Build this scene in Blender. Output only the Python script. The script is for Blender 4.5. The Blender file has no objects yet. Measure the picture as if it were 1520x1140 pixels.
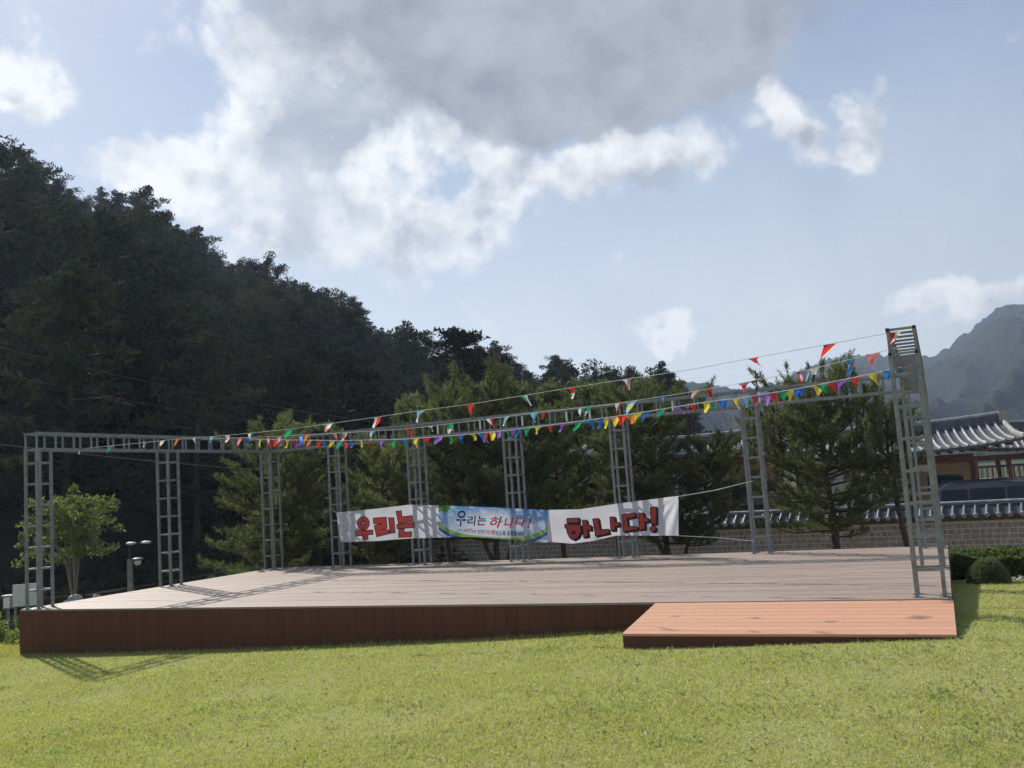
import bpy, math, random
import numpy as np
from mathutils import Vector, Matrix
random.seed(7)
rng = np.random.default_rng(11)
R = math.radians
scene = bpy.context.scene
COL = scene.collection

# ------------------------------------------------------------------ camera
EYE = 1.6                      # eye height over the lawn
F_PX, YAW, PITCH, ROLL = 1388.3, -.4227, .10966, -.0676
_cy, _sy = math.cos(YAW), math.sin(YAW)
CW = np.array([_sy*math.cos(PITCH), _cy*math.cos(PITCH), math.sin(PITCH)])
_r0 = np.array([_cy, -_sy, 0.]); _u0 = np.cross(_r0, CW)
CR = math.cos(ROLL)*_r0 + math.sin(ROLL)*_u0
CU = -math.sin(ROLL)*_r0 + math.cos(ROLL)*_u0
cam_d = bpy.data.cameras.new('camera'); cam = bpy.data.objects.new('camera', cam_d); COL.objects.link(cam)
cam_d.sensor_width = 36; cam_d.lens = F_PX/1520*36; cam_d.clip_start = .05; cam_d.clip_end = 9000
M = Matrix.Identity(4)
for i in range(3):
    M[i][0], M[i][1], M[i][2] = CR[i], CU[i], -CW[i]
M[0][3], M[1][3], M[2][3] = 0, 0, EYE
cam.matrix_world = M
scene.camera = cam
EYEP = np.array([0, 0, EYE])

def raydir(x, y): return CW + CR*(x-760)/F_PX - CU*(y-570)/F_PX
def at(x, y, d): return EYEP + raydir(x, y)*d
def onY(x, y, Y):
    d = raydir(x, y); return EYEP + d*(Y/d[1])
def azel(x, y):
    d = raydir(x, y); d = d/np.linalg.norm(d)
    return math.atan2(d[0], d[1]), math.asin(d[2])

# ------------------------------------------------------------------ light
SUN_AZ, SUN_EL = R(-59.8), R(37.6)
sun_d = bpy.data.lights.new('sun', 'SUN'); sun = bpy.data.objects.new('sun', sun_d); COL.objects.link(sun)
sun_d.energy = 4.3; sun_d.angle = R(.9); sun_d.color = (1, .95, .87)
sd = Vector((math.sin(SUN_AZ)*math.cos(SUN_EL), math.cos(SUN_AZ)*math.cos(SUN_EL), math.sin(SUN_EL)))
sun.rotation_euler = sd.to_track_quat('Z', 'Y').to_euler()
sun.location = (0, 0, 40)
vs = scene.view_settings
cy_ = scene.cycles; cy_.max_bounces = 6; cy_.diffuse_bounces = 3; cy_.glossy_bounces = 2; cy_.transmission_bounces = 3; cy_.volume_bounces = 0; cy_.transparent_max_bounces = 8
vs.view_transform = 'Standard'; vs.look = 'None'; vs.gamma = 1; vs.use_curve_mapping = False; vs.exposure = .38

# ------------------------------------------------------------------ node helpers
def nd(nt, typ, **kw):
    n = nt.nodes.new(typ)
    for k, v in kw.items(): setattr(n, k, v)
    return n
def setin(nt, n, idx, v):
    if v is None: return
    if isinstance(v, bpy.types.NodeSocket): nt.links.new(v, n.inputs[idx])
    else: n.inputs[idx].default_value = v
def mth(nt, op, a, b=None, c=None, clamp=False):
    n = nd(nt, 'ShaderNodeMath', operation=op, use_clamp=clamp)
    setin(nt, n, 0, a); setin(nt, n, 1, b); setin(nt, n, 2, c)
    return n.outputs[0]
def vmth(nt, op, a, b=None, scale=None):
    n = nd(nt, 'ShaderNodeVectorMath', operation=op)
    setin(nt, n, 0, a); setin(nt, n, 1, b)
    if scale is not None: setin(nt, n, 3, scale)
    return n.outputs['Value'] if op in ('LENGTH', 'DOT_PRODUCT', 'DISTANCE') else n.outputs[0]
def noise(nt, vec, scale, detail=3, rough=.5, dist=0., color=False):
    n = nd(nt, 'ShaderNodeTexNoise'); n.inputs['Scale'].default_value = scale
    n.inputs['Detail'].default_value = detail; n.inputs['Roughness'].default_value = rough
    n.inputs['Distortion'].default_value = dist
    if vec is not None: nt.links.new(vec, n.inputs['Vector'])
    return n.outputs['Color'] if color else n.outputs['Fac']
def maprange(nt, v, a, b, c=0., d=1., smooth=False):
    n = nd(nt, 'ShaderNodeMapRange', clamp=True)
    if smooth: n.interpolation_type = 'SMOOTHSTEP'
    setin(nt, n, 0, v); n.inputs[1].default_value = a; n.inputs[2].default_value = b
    n.inputs[3].default_value = c; n.inputs[4].default_value = d
    return n.outputs[0]
def mixc(nt, f, a, b, mode='MIX'):
    n = nd(nt, 'ShaderNodeMix', data_type='RGBA', blend_type=mode)
    setin(nt, n, 0, f)
    for i, v in ((6, a), (7, b)):
        if isinstance(v, (tuple, list)) and len(v) == 3: v = (*v, 1)
        setin(nt, n, i, v)
    return n.outputs[2]
def combine(nt, x, y, z):
    n = nd(nt, 'ShaderNodeCombineXYZ'); setin(nt, n, 0, x); setin(nt, n, 1, y); setin(nt, n, 2, z)
    return n.outputs[0]

# ------------------------------------------------------------------ world: sky with clouds
world = bpy.data.worlds.new('World'); scene.world = world; world.use_nodes = True
nt = world.node_tree; nt.nodes.clear()
sky = nd(nt, 'ShaderNodeTexSky', sky_type='NISHITA', sun_disc=False)
sky.sun_elevation = SUN_EL; sky.sun_rotation = SUN_AZ; sky.altitude = 200
sky.air_density = 1.; sky.dust_density = .9; sky.ozone_density = 1.2
tc = nd(nt, 'ShaderNodeTexCoord')
dirv = vmth(nt, 'NORMALIZE', tc.outputs['Generated'])
def vor(nt, vec, scale, detail, rough=.5):
    n = nd(nt, 'ShaderNodeTexVoronoi', feature='F1'); n.inputs['Scale'].default_value = scale
    n.inputs['Detail'].default_value = detail; n.inputs['Roughness'].default_value = rough
    nt.links.new(vec, n.inputs['Vector']); return n.outputs['Distance']
# (x, y, rx, ry, weight)
WHITE = [(335, 40, 100, 62, 1.0), (18, 105, 62, 36, 1.15), (60, 155, 60, 22, .6), (490, 150, 100, 42, 1.1), (440, 95, 90, 30, .6), (600, 175, 130, 50, 1.15), (450, 225, 90, 50, .75),
         (225, 268, 55, 30, 1.15), (320, 275, 90, 48, 1.0), (430, 290, 110, 75, .85), (650, 200, 90, 50, .5), (745, 250, 54, 50, 1.05), (610, 310, 40, 26, .5),
         (870, 235, 70, 30, 1.0), (970, 215, 90, 34, .95), (1050, 232, 40, 24, .3), (1165, 190, 32, 58, 1.35), (1283, 182, 38, 58, 1.45), (1245, 245, 36, 32, .85),
         (1415, 160, 36, 18, .7), (985, 498, 34, 20, 1.3), (1015, 515, 40, 14, .7), (1450, 445, 110, 32, 1.2), (1380, 470, 60, 22, .7), (1520, 50, 40, 45, .6), (500, 365, 130, 50, .6), (760, 380, 210, 70, .32), (1050, 300, 120, 40, .3), (700, 330, 110, 50, .45), (790, 430, 110, 40, .3), (610, 60, 90, 40, .5),
         (700, 10, 70, 25, .3), (-160, 60, 130, 80, 1.), (-260, 300, 160, 70, .7)]
GREY = [(830, 65, 300, 92, 1.5), (590, 15, 130, 50, .8), (1000, 60, 150, 110, .7), (800, 150, 190, 45, .95), (960, 268, 130, 26, .55),
        (640, 350, 150, 70, .42), (700, -150, 420, 170, 1.5), (18, 128, 34, 16, .5), (400, 300, 95, 34, .30), (1015, 508, 26, 12, .25), (1450, -60, 200, 60, .4)]
def cloud_group(fine=True):
    g = bpy.data.node_groups.new('cloud_density', 'ShaderNodeTree')
    g.interface.new_socket('Dir', in_out='INPUT', socket_type='NodeSocketVector')
    g.interface.new_socket('White', in_out='OUTPUT', socket_type='NodeSocketFloat')
    g.interface.new_socket('Grey', in_out='OUTPUT', socket_type='NodeSocketFloat')
    gi = g.nodes.new('NodeGroupInput'); go = g.nodes.new('NodeGroupOutput')
    D = vmth(g, 'NORMALIZE', gi.outputs[0])
    sx = nd(g, 'ShaderNodeSeparateXYZ'); g.links.new(D, sx.inputs[0])
    az = mth(g, 'MULTIPLY', mth(g, 'ARCTAN2', sx.outputs[0], sx.outputs[1]), 57.2958); el = mth(g, 'MULTIPLY', mth(g, 'ARCSINE', sx.outputs[2]), 57.2958)
    ae = combine(g, az, el, 0.)
    w1 = vmth(g, 'SUBTRACT', noise(g, D, 9., 7 if fine else 2, .58, 0., True), (.5, .5, .5))
    aew = vmth(g, 'ADD', ae, vmth(g, 'SCALE', w1, scale=7.0))
    def blobs(lst, kr=1., kw=1.):
        tot = None
        for (x, y, rx, ry, wgt) in lst:
            rx, ry, wgt = rx*kr, ry*kr, wgt*kw
            a, e = azel(x, y)
            v = vmth(g, 'MULTIPLY', vmth(g, 'SUBTRACT', aew, (math.degrees(a), math.degrees(e), 0)), (24.2/rx, 24.2/ry, 0))
            gg = mth(g, 'MULTIPLY', mth(g, 'EXPONENT', mth(g, 'MULTIPLY', vmth(g, 'DOT_PRODUCT', v, v), -1.)), wgt)
            tot = gg if tot is None else mth(g, 'ADD', tot, gg)
        return tot
    Dw = vmth(g, 'ADD', D, vmth(g, 'SCALE', w1, scale=.035))
    pv = vor(g, Dw, 13., 3 if fine else 1, .55)
    pn = noise(g, D, 6., 8 if fine else 2, .6)
    puff = mth(g, 'ADD', mth(g, 'MULTIPLY', mth(g, 'SUBTRACT', .42, pv), .95), mth(g, 'MULTIPLY', mth(g, 'SUBTRACT', pn, .5), .9))
    far = maprange(g, vmth(g, 'DISTANCE', ae, (-22., 14., 0.)), 34., 60., 0., .62)
    w = mth(g, 'ADD', blobs(WHITE, 1.28, 1.12), puff)
    w = mth(g, 'ADD', w, mth(g, 'MULTIPLY', far, noise(g, D, 2.2, 2, .55)))
    gr = mth(g, 'ADD', blobs(GREY), mth(g, 'MULTIPLY', mth(g, 'SUBTRACT', pn, .5), .9))
    gr = mth(g, 'ADD', gr, mth(g, 'MULTIPLY', far, mth(g, 'MULTIPLY', noise(g, D, 1.4, 2, .5), .9)))
    g.links.new(w, go.inputs[0]); g.links.new(gr, go.inputs[1])
    return g
CG = cloud_group(); CG2 = cloud_group(False)
c0 = nd(nt, 'ShaderNodeGroup'); c0.node_tree = CG; nt.links.new(dirv, c0.inputs[0])
c1 = nd(nt, 'ShaderNodeGroup'); c1.node_tree = CG2
nt.links.new(vmth(nt, 'ADD', dirv, tuple(np.array(sd)*.045+np.array([0, 0, .018]))), c1.inputs[0])
den, gden = c0.outputs[0], c0.outputs[1]
a_white = maprange(nt, den, .04, .70, 0., 1., True)
thick = maprange(nt, c1.outputs[0], .15, 1.4, 0., 1., True)     # cloud standing between this point and the sun
a_grey = maprange(nt, gden, .25, 1.0, 0., .97, True)
sx = nd(nt, 'ShaderNodeSeparateXYZ'); nt.links.new(dirv, sx.inputs[0])
eld = mth(nt, 'MULTIPLY', mth(nt, 'ARCSINE', sx.outputs[2]), 57.2958)
wisp = noise(nt, dirv, 4., 8, .6, .3)
veil = maprange(nt, eld, 0., 36., .96, .55)
veil = mth(nt, 'MULTIPLY', veil, maprange(nt, wisp, .3, .7, .7, 1.1))
# relief: the side of every billow that faces the sun is brighter
sdo = tuple(np.array(sd)*.020+np.array([0, 0, .012]))
def relief(scale, det, k):
    a = noise(nt, dirv, scale, det, .55, .1); b = noise(nt, vmth(nt, 'ADD', dirv, sdo), scale, det, .55, .1)
    return mth(nt, 'MULTIPLY', mth(nt, 'SUBTRACT', a, b), k)
rel = mth(nt, 'ADD', relief(18., 7, 2.9), relief(7., 4, 3.0))
edge = maprange(nt, den, .25, 1.6, 0., .42)
shade = mth(nt, 'SUBTRACT', mth(nt, 'ADD', mth(nt, 'MULTIPLY', thick, .38), edge), rel, clamp=True)
wis2 = noise(nt, dirv, 9., 8, .62, .4)
cw = mixc(nt, shade, (.72, .73, .74), mixc(nt, maprange(nt, wis2, .36, .66), (.31, .35, .41), (.52, .55, .59)))
cg = mixc(nt, mth(nt, 'SUBTRACT', mth(nt, 'ADD', mth(nt, 'ADD', mth(nt, 'MULTIPLY', maprange(nt, wisp, .32, .66), .65), mth(nt, 'MULTIPLY', maprange(nt, wis2, .3, .7), .35)), .05), mth(nt, 'MULTIPLY', rel, -.55), clamp=True), (.205, .228, .275), (.34, .362, .41))
bg_sky = nd(nt, 'ShaderNodeBackground'); nt.links.new(sky.outputs[0], bg_sky.inputs[0]); bg_sky.inputs[1].default_value = .065
bg_v = nd(nt, 'ShaderNodeBackground'); nt.links.new(mixc(nt, maprange(nt, eld, 2., 26.), (.66, .695, .70), (.29, .375, .53)), bg_v.inputs[0]); bg_v.inputs[1].default_value = 1.
bg_w = nd(nt, 'ShaderNodeBackground'); nt.links.new(cw, bg_w.inputs[0]); bg_w.inputs[1].default_value = 1.
bg_g = nd(nt, 'ShaderNodeBackground'); nt.links.new(cg, bg_g.inputs[0]); bg_g.inputs[1].default_value = 1.
def mixs(nt, f, a, b):
    n = nd(nt, 'ShaderNodeMixShader'); setin(nt, n, 0, f); nt.links.new(a, n.inputs[1]); nt.links.new(b, n.inputs[2]); return n.outputs[0]
s = mixs(nt, veil, bg_sky.outputs[0], bg_v.outputs[0])
s = mixs(nt, a_white, s, bg_w.outputs[0])
s = mixs(nt, a_grey, s, bg_g.outputs[0])
wo = nd(nt, 'ShaderNodeOutputWorld'); nt.links.new(s, wo.inputs[0])

# ------------------------------------------------------------------ materials
def newmat(name):
    m = bpy.data.materials.new(name); m.use_nodes = True
    m.node_tree.nodes.clear()
    return m, m.node_tree
def pos(nt): return nd(nt, 'ShaderNodeNewGeometry').outputs['Position']
def finish(nt, col, rough=.6, metal=0., bump=None, bstr=.3, bdist=.01, spec=.5, trans=0., tcol=None, coat=0.):
    p = nd(nt, 'ShaderNodeBsdfPrincipled')
    if isinstance(col, tuple) and len(col) == 3: col = (*col, 1)
    setin(nt, p, 'Base Color', col); setin(nt, p, 'Roughness', rough); p.inputs['Metallic'].default_value = metal
    p.inputs['Specular IOR Level'].default_value = spec
    p.inputs['Coat Weight'].default_value = coat
    if bump is not None:
        b = nd(nt, 'ShaderNodeBump'); b.inputs['Strength'].default_value = bstr; b.inputs['Distance'].default_value = bdist
        nt.links.new(bump, b.inputs['Height']); nt.links.new(b.outputs[0], p.inputs['Normal'])
    out = p.outputs[0]
    if trans > 0:
        t = nd(nt, 'ShaderNodeBsdfTranslucent'); setin(nt, t, 0, tcol if tcol is not None else col)
        out = mixs(nt, trans, p.outputs[0], t.outputs[0])
    o = nd(nt, 'ShaderNodeOutputMaterial'); nt.links.new(out, o.inputs[0])
def mat_simple(name, col, rough=.6, metal=0., var=.25, nscale=8., spec=.5, trans=0., coat=0., island=False, objvar=False, bump=.2):
    m, nt = newmat(name)
    c = tuple(col)
    f = noise(nt, pos(nt), nscale, 5, .6)
    lo = tuple(x*(1-var) for x in c); hi = tuple(min(1, x*(1+var)) for x in c)
    cc = mixc(nt, maprange(nt, f, .3, .7), lo, hi)
    if objvar:
        oi = nd(nt, 'ShaderNodeObjectInfo')
        cc = mixc(nt, 1., cc, combine(nt, *[maprange(nt, oi.outputs['Random'], 0, 1, .78, 1.2)]*3), 'MULTIPLY')
    finish(nt, cc, rough, metal, f if bump else None, bump, .01, spec, trans, cc, coat)
    return m
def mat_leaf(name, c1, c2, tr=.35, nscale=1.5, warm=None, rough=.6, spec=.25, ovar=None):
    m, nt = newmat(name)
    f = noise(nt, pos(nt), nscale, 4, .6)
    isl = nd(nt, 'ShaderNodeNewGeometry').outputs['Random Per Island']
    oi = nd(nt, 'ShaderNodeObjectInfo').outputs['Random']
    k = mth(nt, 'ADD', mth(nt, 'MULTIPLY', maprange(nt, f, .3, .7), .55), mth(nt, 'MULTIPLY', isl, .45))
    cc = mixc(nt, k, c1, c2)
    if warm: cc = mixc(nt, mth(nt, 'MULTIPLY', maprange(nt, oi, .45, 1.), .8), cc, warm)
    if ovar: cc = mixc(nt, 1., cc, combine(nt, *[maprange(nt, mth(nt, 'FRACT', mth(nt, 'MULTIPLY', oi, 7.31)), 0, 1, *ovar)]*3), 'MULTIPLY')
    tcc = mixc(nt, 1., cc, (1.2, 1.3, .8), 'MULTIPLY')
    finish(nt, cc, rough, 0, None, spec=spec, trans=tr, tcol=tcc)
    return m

MAT = {}
MAT['needle'] = mat_leaf('pine_needles', (.066, .082, .045), (.17, .195, .098), .36, 2.5, None, .9, .1)
MAT['needle_light'] = mat_leaf('light_pine_needles', (.085, .104, .055), (.215, .238, .12), .38, 2.5, None, .9, .1)
MAT['leaf'] = mat_leaf('broad_leaves', (.11, .15, .04), (.27, .31, .10), .45)
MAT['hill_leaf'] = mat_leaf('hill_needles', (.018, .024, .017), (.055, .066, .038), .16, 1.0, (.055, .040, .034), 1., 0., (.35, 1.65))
MAT['hedge_leaf'] = mat_leaf('hedge_leaves', (.075, .11, .035), (.16, .20, .07), .35)
MAT['bark'] = mat_simple('bark', (.085, .06, .045), .9, var=.45, nscale=14, bump=.6)
MAT['pale_bark'] = mat_simple('pale_bark', (.20, .17, .13), .9, var=.35, nscale=14, bump=.5)
MAT['galv'] = mat_simple('galvanised_steel', (.235, .248, .25), .5, .45, var=.25, nscale=9, bump=.05)
MAT['rope'] = mat_simple('white_rope', (.7, .7, .68), .8)
MAT['wire'] = mat_simple('dark_wire', (.16, .17, .18), .6)
MAT['dark_metal'] = mat_simple('dark_metal', (.06, .06, .065), .5, .4)
MAT['white_paint'] = mat_simple('white_paint', (.72, .73, .72), .5, var=.06)
MAT['concrete'] = mat_simple('concrete', (.30, .28, .25), .9, var=.3, nscale=5, bump=.4)
MAT['tile'] = mat_simple('dark_roof_tile', (.075, .08, .088), .5, var=.35, nscale=4, objvar=True)
MAT['tile_pale'] = mat_simple('weathered_tile_row', (.33, .325, .325), .7, var=.4, nscale=5, objvar=True)
MAT['plaster'] = mat_simple('lime_plaster', (.62, .60, .55), .9, var=.08)
MAT['cream'] = mat_simple('cream_wall', (.42, .36, .28), .9, var=.12)
MAT['timber'] = mat_simple('brown_timber', (.17, .075, .045), .7, var=.3, nscale=6)
MAT['ochre'] = mat_simple('ochre_wood', (.30, .19, .09), .7, var=.25, nscale=6)
MAT['mortar'] = mat_simple('pale_mortar', (.64, .56, .44), .95, var=.15)
MAT['stone'] = mat_simple('wall_stone', (.35, .295, .225), .9, var=.35, nscale=7, bump=.5)
MAT['moss'] = mat_simple('mossy_ledge', (.14, .12, .07), .95, var=.35, nscale=6)
MAT['boulder'] = mat_simple('boulder', (.36, .35, .33), .9, var=.3, nscale=5, bump=.7)
MAT['carpaint'] = mat_simple('black_car_paint', (.012, .013, .016), .18, 0, var=.05, coat=1., bump=0)
MAT['glass'] = mat_simple('dark_glass', (.02, .024, .03), .05, 0, var=.05, spec=.9, bump=0)
MAT['chrome'] = mat_simple('chrome', (.7, .7, .72), .15, 1., var=.05, bump=0)
MAT['rubber'] = mat_simple('rubber', (.02, .02, .02), .8)
MAT['red_letter'] = mat_simple('red_print', (.62, .10, .075), .8, var=.08, trans=.3, bump=0)
MAT['dark_letter'] = mat_simple('dark_print', (.045, .02, .035), .8, var=.05, trans=.1, bump=0)
MAT['navy_letter'] = mat_simple('navy_print', (.06, .045, .16), .8, var=.05, trans=.2, bump=0)
MAT['pink_letter'] = mat_simple('pink_red_print', (.68, .05, .13), .8, var=.05, trans=.3, bump=0)
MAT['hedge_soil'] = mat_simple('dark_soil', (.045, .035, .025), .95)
MAT['flower'] = mat_simple('pale_pebble', (.62, .62, .56), .8)
# cloth
m, nt = newmat('white_cloth'); MAT['cloth'] = m
f = noise(nt, pos(nt), 5, 4, .6)
cc = mixc(nt, f, (.74, .74, .79), (.85, .85, .88)); finish(nt, cc, .8, 0, noise(nt, pos(nt), 9, 4, .5), .35, .02, .2, .55, cc)
# printed sky-blue banner
m, nt = newmat('blue_print'); MAT['blueprint'] = m
uvn = nd(nt, 'ShaderNodeUVMap'); uvn.uv_map = 'uv'; sp = nd(nt, 'ShaderNodeSeparateXYZ'); nt.links.new(uvn.outputs[0], sp.inputs[0])
u_, v_ = sp.outputs[0], sp.outputs[1]
uvs = combine(nt, mth(nt, 'MULTIPLY', u_, 3.6), v_, 0.)
cl = noise(nt, uvs, 3.2, 5, .6)
c = mixc(nt, maprange(nt, v_, .15, 1.), (.62, .74, .84), (.13, .34, .66))
dc = vmth(nt, 'LENGTH', vmth(nt, 'MULTIPLY', vmth(nt, 'SUBTRACT', uvs, (1.75, .45, 0)), (.75, 1.5, 0)))
c = mixc(nt, maprange(nt, dc, .15, 1.0, 1., 0., True), c, (.80, .84, .90))
c = mixc(nt, maprange(nt, cl, .5, .66, 0, .8), c, (.82, .86, .92))
# hills at the lower corners
edge = mth(nt, 'ABSOLUTE', mth(nt, 'SUBTRACT', u_, .5))
hl = mth(nt, 'SUBTRACT', v_, mth(nt, 'MULTIPLY', mth(nt, 'POWER', mth(nt, 'MULTIPLY', edge, 2.), 3.), .42))
c = mixc(nt, maprange(nt, hl, .03, .06, 1., 0.), c, (.30, .48, .12))
c = mixc(nt, maprange(nt, hl, -.10, -.07, 1., 0.), c, (.05, .17, .46))
c = mixc(nt, maprange(nt, hl, -.20, -.17, 1., 0.), c, (.66, .76, .84))
tl = vmth(nt, 'LENGTH', vmth(nt, 'MULTIPLY', vmth(nt, 'SUBTRACT', uvs, (.1, 1.05, 0)), (1.6, 2.4, 0)))
c = mixc(nt, maprange(nt, mth(nt, 'ADD', tl, mth(nt, 'MULTIPLY', cl, .8)), .95, 1.05, 1., 0.), c, (.10, .27, .07))
finish(nt, c, .75, 0, None, spec=.2, trans=.4, tcol=c)
# deck boards
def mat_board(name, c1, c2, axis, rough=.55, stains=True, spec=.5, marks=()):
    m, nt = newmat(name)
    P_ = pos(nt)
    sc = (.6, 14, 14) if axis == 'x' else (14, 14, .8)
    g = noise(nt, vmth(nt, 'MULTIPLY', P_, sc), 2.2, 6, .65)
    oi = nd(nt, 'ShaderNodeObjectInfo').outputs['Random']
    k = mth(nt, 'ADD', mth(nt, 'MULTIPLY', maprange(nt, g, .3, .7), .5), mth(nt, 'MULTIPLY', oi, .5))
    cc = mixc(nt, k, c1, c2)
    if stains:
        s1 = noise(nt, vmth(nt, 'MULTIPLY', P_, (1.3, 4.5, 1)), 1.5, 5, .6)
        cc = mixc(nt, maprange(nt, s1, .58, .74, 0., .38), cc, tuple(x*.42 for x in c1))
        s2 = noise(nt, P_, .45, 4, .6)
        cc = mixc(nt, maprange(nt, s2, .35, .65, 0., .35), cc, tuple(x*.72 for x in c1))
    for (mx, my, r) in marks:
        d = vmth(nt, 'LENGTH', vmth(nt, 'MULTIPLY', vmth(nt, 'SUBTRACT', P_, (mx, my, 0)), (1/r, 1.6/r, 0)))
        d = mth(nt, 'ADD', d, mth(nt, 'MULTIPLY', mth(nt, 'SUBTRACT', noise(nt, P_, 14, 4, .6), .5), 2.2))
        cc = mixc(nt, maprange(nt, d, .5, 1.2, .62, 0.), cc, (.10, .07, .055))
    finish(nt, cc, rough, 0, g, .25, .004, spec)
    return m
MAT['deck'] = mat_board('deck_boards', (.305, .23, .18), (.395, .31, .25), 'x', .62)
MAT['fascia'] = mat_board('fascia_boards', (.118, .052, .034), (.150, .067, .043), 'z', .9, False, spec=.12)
# ------------------------------------------------------------------ mesh helpers
class MB:
    def __init__(s): s.v = []; s.f = []; s.m = []
    def add(s, vs_, fs, mi=0):
        o = len(s.v); s.v += [tuple(map(float, p)) for p in vs_]; s.f += [tuple(o+i for i in f) for f in fs]; s.m += [mi]*len(fs); return s
    def box(s, x0, x1, y0, y1, z0, z1, mi=0):
        return s.add([(x0, y0, z0), (x1, y0, z0), (x1, y1, z0), (x0, y1, z0), (x0, y0, z1), (x1, y0, z1), (x1, y1, z1), (x0, y1, z1)],
                     [(0, 3, 2, 1), (4, 5, 6, 7), (0, 1, 5, 4), (1, 2, 6, 5), (2, 3, 7, 6), (3, 0, 4, 7)], mi)
    def bar(s, a, b, w, h=None, mi=0, up=(0, 0, 1)):
        a = np.array(a, float); b = np.array(b, float); h = h or w
        t = b-a; t /= np.linalg.norm(t)
        up = np.array(up, float)
        if abs(t@up) > .95: up = np.array([0, 1., 0])
        x = np.cross(t, up); x /= np.linalg.norm(x); y = np.cross(x, t)
        P_ = [q + x*i*w/2 + y*j*h/2 for q in (a, b) for i, j in ((-1, -1), (1, -1), (1, 1), (-1, 1))]
        return s.add(P_, [(0, 1, 2, 3), (7, 6, 5, 4), (0, 4, 5, 1), (1, 5, 6, 2), (2, 6, 7, 3), (3, 7, 4, 0)], mi)
    def tube(s, pts, rad, n=6, mi=0, cap=True):
        pts = [np.array(p, float) for p in pts]
        rad = rad if hasattr(rad, '__len__') else [rad]*len(pts)
        o = []
        x = None
        for i, p in enumerate(pts):
            t = pts[min(i+1, len(pts)-1)]-pts[max(i-1, 0)]; t /= (np.linalg.norm(t)+1e-9)
            if x is None:
                ref = np.array([0, 0, 1.]) if abs(t[2]) < .9 else np.array([1., 0, 0])
                x = np.cross(t, ref)
            x = x - t*(x@t); x /= (np.linalg.norm(x)+1e-9); y = np.cross(t, x)
            for k in range(n):
                a = 2*math.pi*k/n; o.append(p+(x*math.cos(a)+y*math.sin(a))*rad[i])
        fs = [(i*n+k, i*n+(k+1) % n, (i+1)*n+(k+1) % n, (i+1)*n+k) for i in range(len(pts)-1) for k in range(n)]
        if cap: fs += [tuple(range(n-1, -1, -1)), tuple((len(pts)-1)*n+k for k in range(n))]
        return s.add(o, fs, mi)
    def sphere(s, c, r, n=12, mi=0, sc=(1, 1, 1), jit=0.):
        o = []; m_ = n//2
        for j in range(m_+1):
            th = math.pi*j/m_
            for k in range(n):
                a = 2*math.pi*k/n; q = 1+jit*(random.random()-.5)
                o.append((c[0]+r*sc[0]*q*math.sin(th)*math.cos(a), c[1]+r*sc[1]*q*math.sin(th)*math.sin(a), c[2]+r*sc[2]*q*math.cos(th)))
        return s.add(o, [(j*n+k, (j+1)*n+k, (j+1)*n+(k+1) % n, j*n+(k+1) % n) for j in range(m_) for k in range(n)], mi)
    def build(s, name, mats, parent=None, smooth=False, loc=None):
        me = bpy.data.meshes.new(name); me.from_pydata(s.v, [], s.f)
        mats = mats if isinstance(mats, (list, tuple)) else [mats]
        for m_ in mats: me.materials.append(m_)
        if len(mats) > 1: me.polygons.foreach_set('material_index', s.m)
        if smooth: me.polygons.foreach_set('use_smooth', [True]*len(me.polygons))
        return link(name, me, parent, loc)
def link(name, me, parent=None, loc=None):
    o = bpy.data.objects.new(name, me); COL.objects.link(o)
    if parent is not None: o.parent = parent
    if loc is not None: o.location = loc
    return o
def tag(o, label=None, cat=None, group=None, kind=None):
    for k, v in (('label', label), ('category', cat), ('group', group), ('kind', kind)):
        if v: o[k] = v
    return o
def empty(name, loc=(0, 0, 0), label=None, cat=None, group=None):
    o = bpy.data.objects.new(name, None); COL.objects.link(o); o.location = tuple(map(float, loc)); o.empty_display_size = .3
    return tag(o, label, cat, group)
def trimesh(name, V, mats, parent=None, mi=None, nv=3):
    """triangle soup (or quad soup) from array (n, nv, 3)"""
    n = len(V); me = bpy.data.meshes.new(name)
    me.vertices.add(n*nv); me.vertices.foreach_set('co', np.ascontiguousarray(V, dtype=np.float32).ravel())
    me.loops.add(n*nv); me.loops.foreach_set('vertex_index', np.arange(n*nv, dtype=np.int32))
    me.polygons.add(n); me.polygons.foreach_set('loop_start', np.arange(0, n*nv, nv, dtype=np.int32))
    for m_ in (mats if isinstance(mats, (list, tuple)) else [mats]): me.materials.append(m_)
    if mi is not None: me.polygons.foreach_set('material_index', np.ascontiguousarray(mi, dtype=np.int32))
    me.update(calc_edges=True)
    return link(name, me, parent)
def grid(name, X, Y, Z, mat, smooth=True, parent=None):
    ny, nx = X.shape
    V = np.stack([X, Y, Z], -1).reshape(-1, 3)
    i = np.arange(nx-1); j = np.arange(ny-1)
    I, J = np.meshgrid(i, j)
    a = (J*nx+I).ravel(); Fq = np.stack([a, a+1, a+nx+1, a+nx], -1)
    me = bpy.data.meshes.new(name)
    me.vertices.add(len(V)); me.vertices.foreach_set('co', V.astype(np.float32).ravel())
    me.loops.add(Fq.size); me.loops.foreach_set('vertex_index', Fq.astype(np.int32).ravel())
    me.polygons.add(len(Fq)); me.polygons.foreach_set('loop_start', np.arange(0, Fq.size, 4, dtype=np.int32))
    me.materials.append(mat); me.update(calc_edges=True)
    if smooth: me.polygons.foreach_set('use_smooth', np.ones(len(Fq), bool))
    return link(name, me, parent)
def sstep(t): t = np.clip(t, 0, 1); return t*t*(3-2*t)
_tab = rng.random((256, 256))
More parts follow.
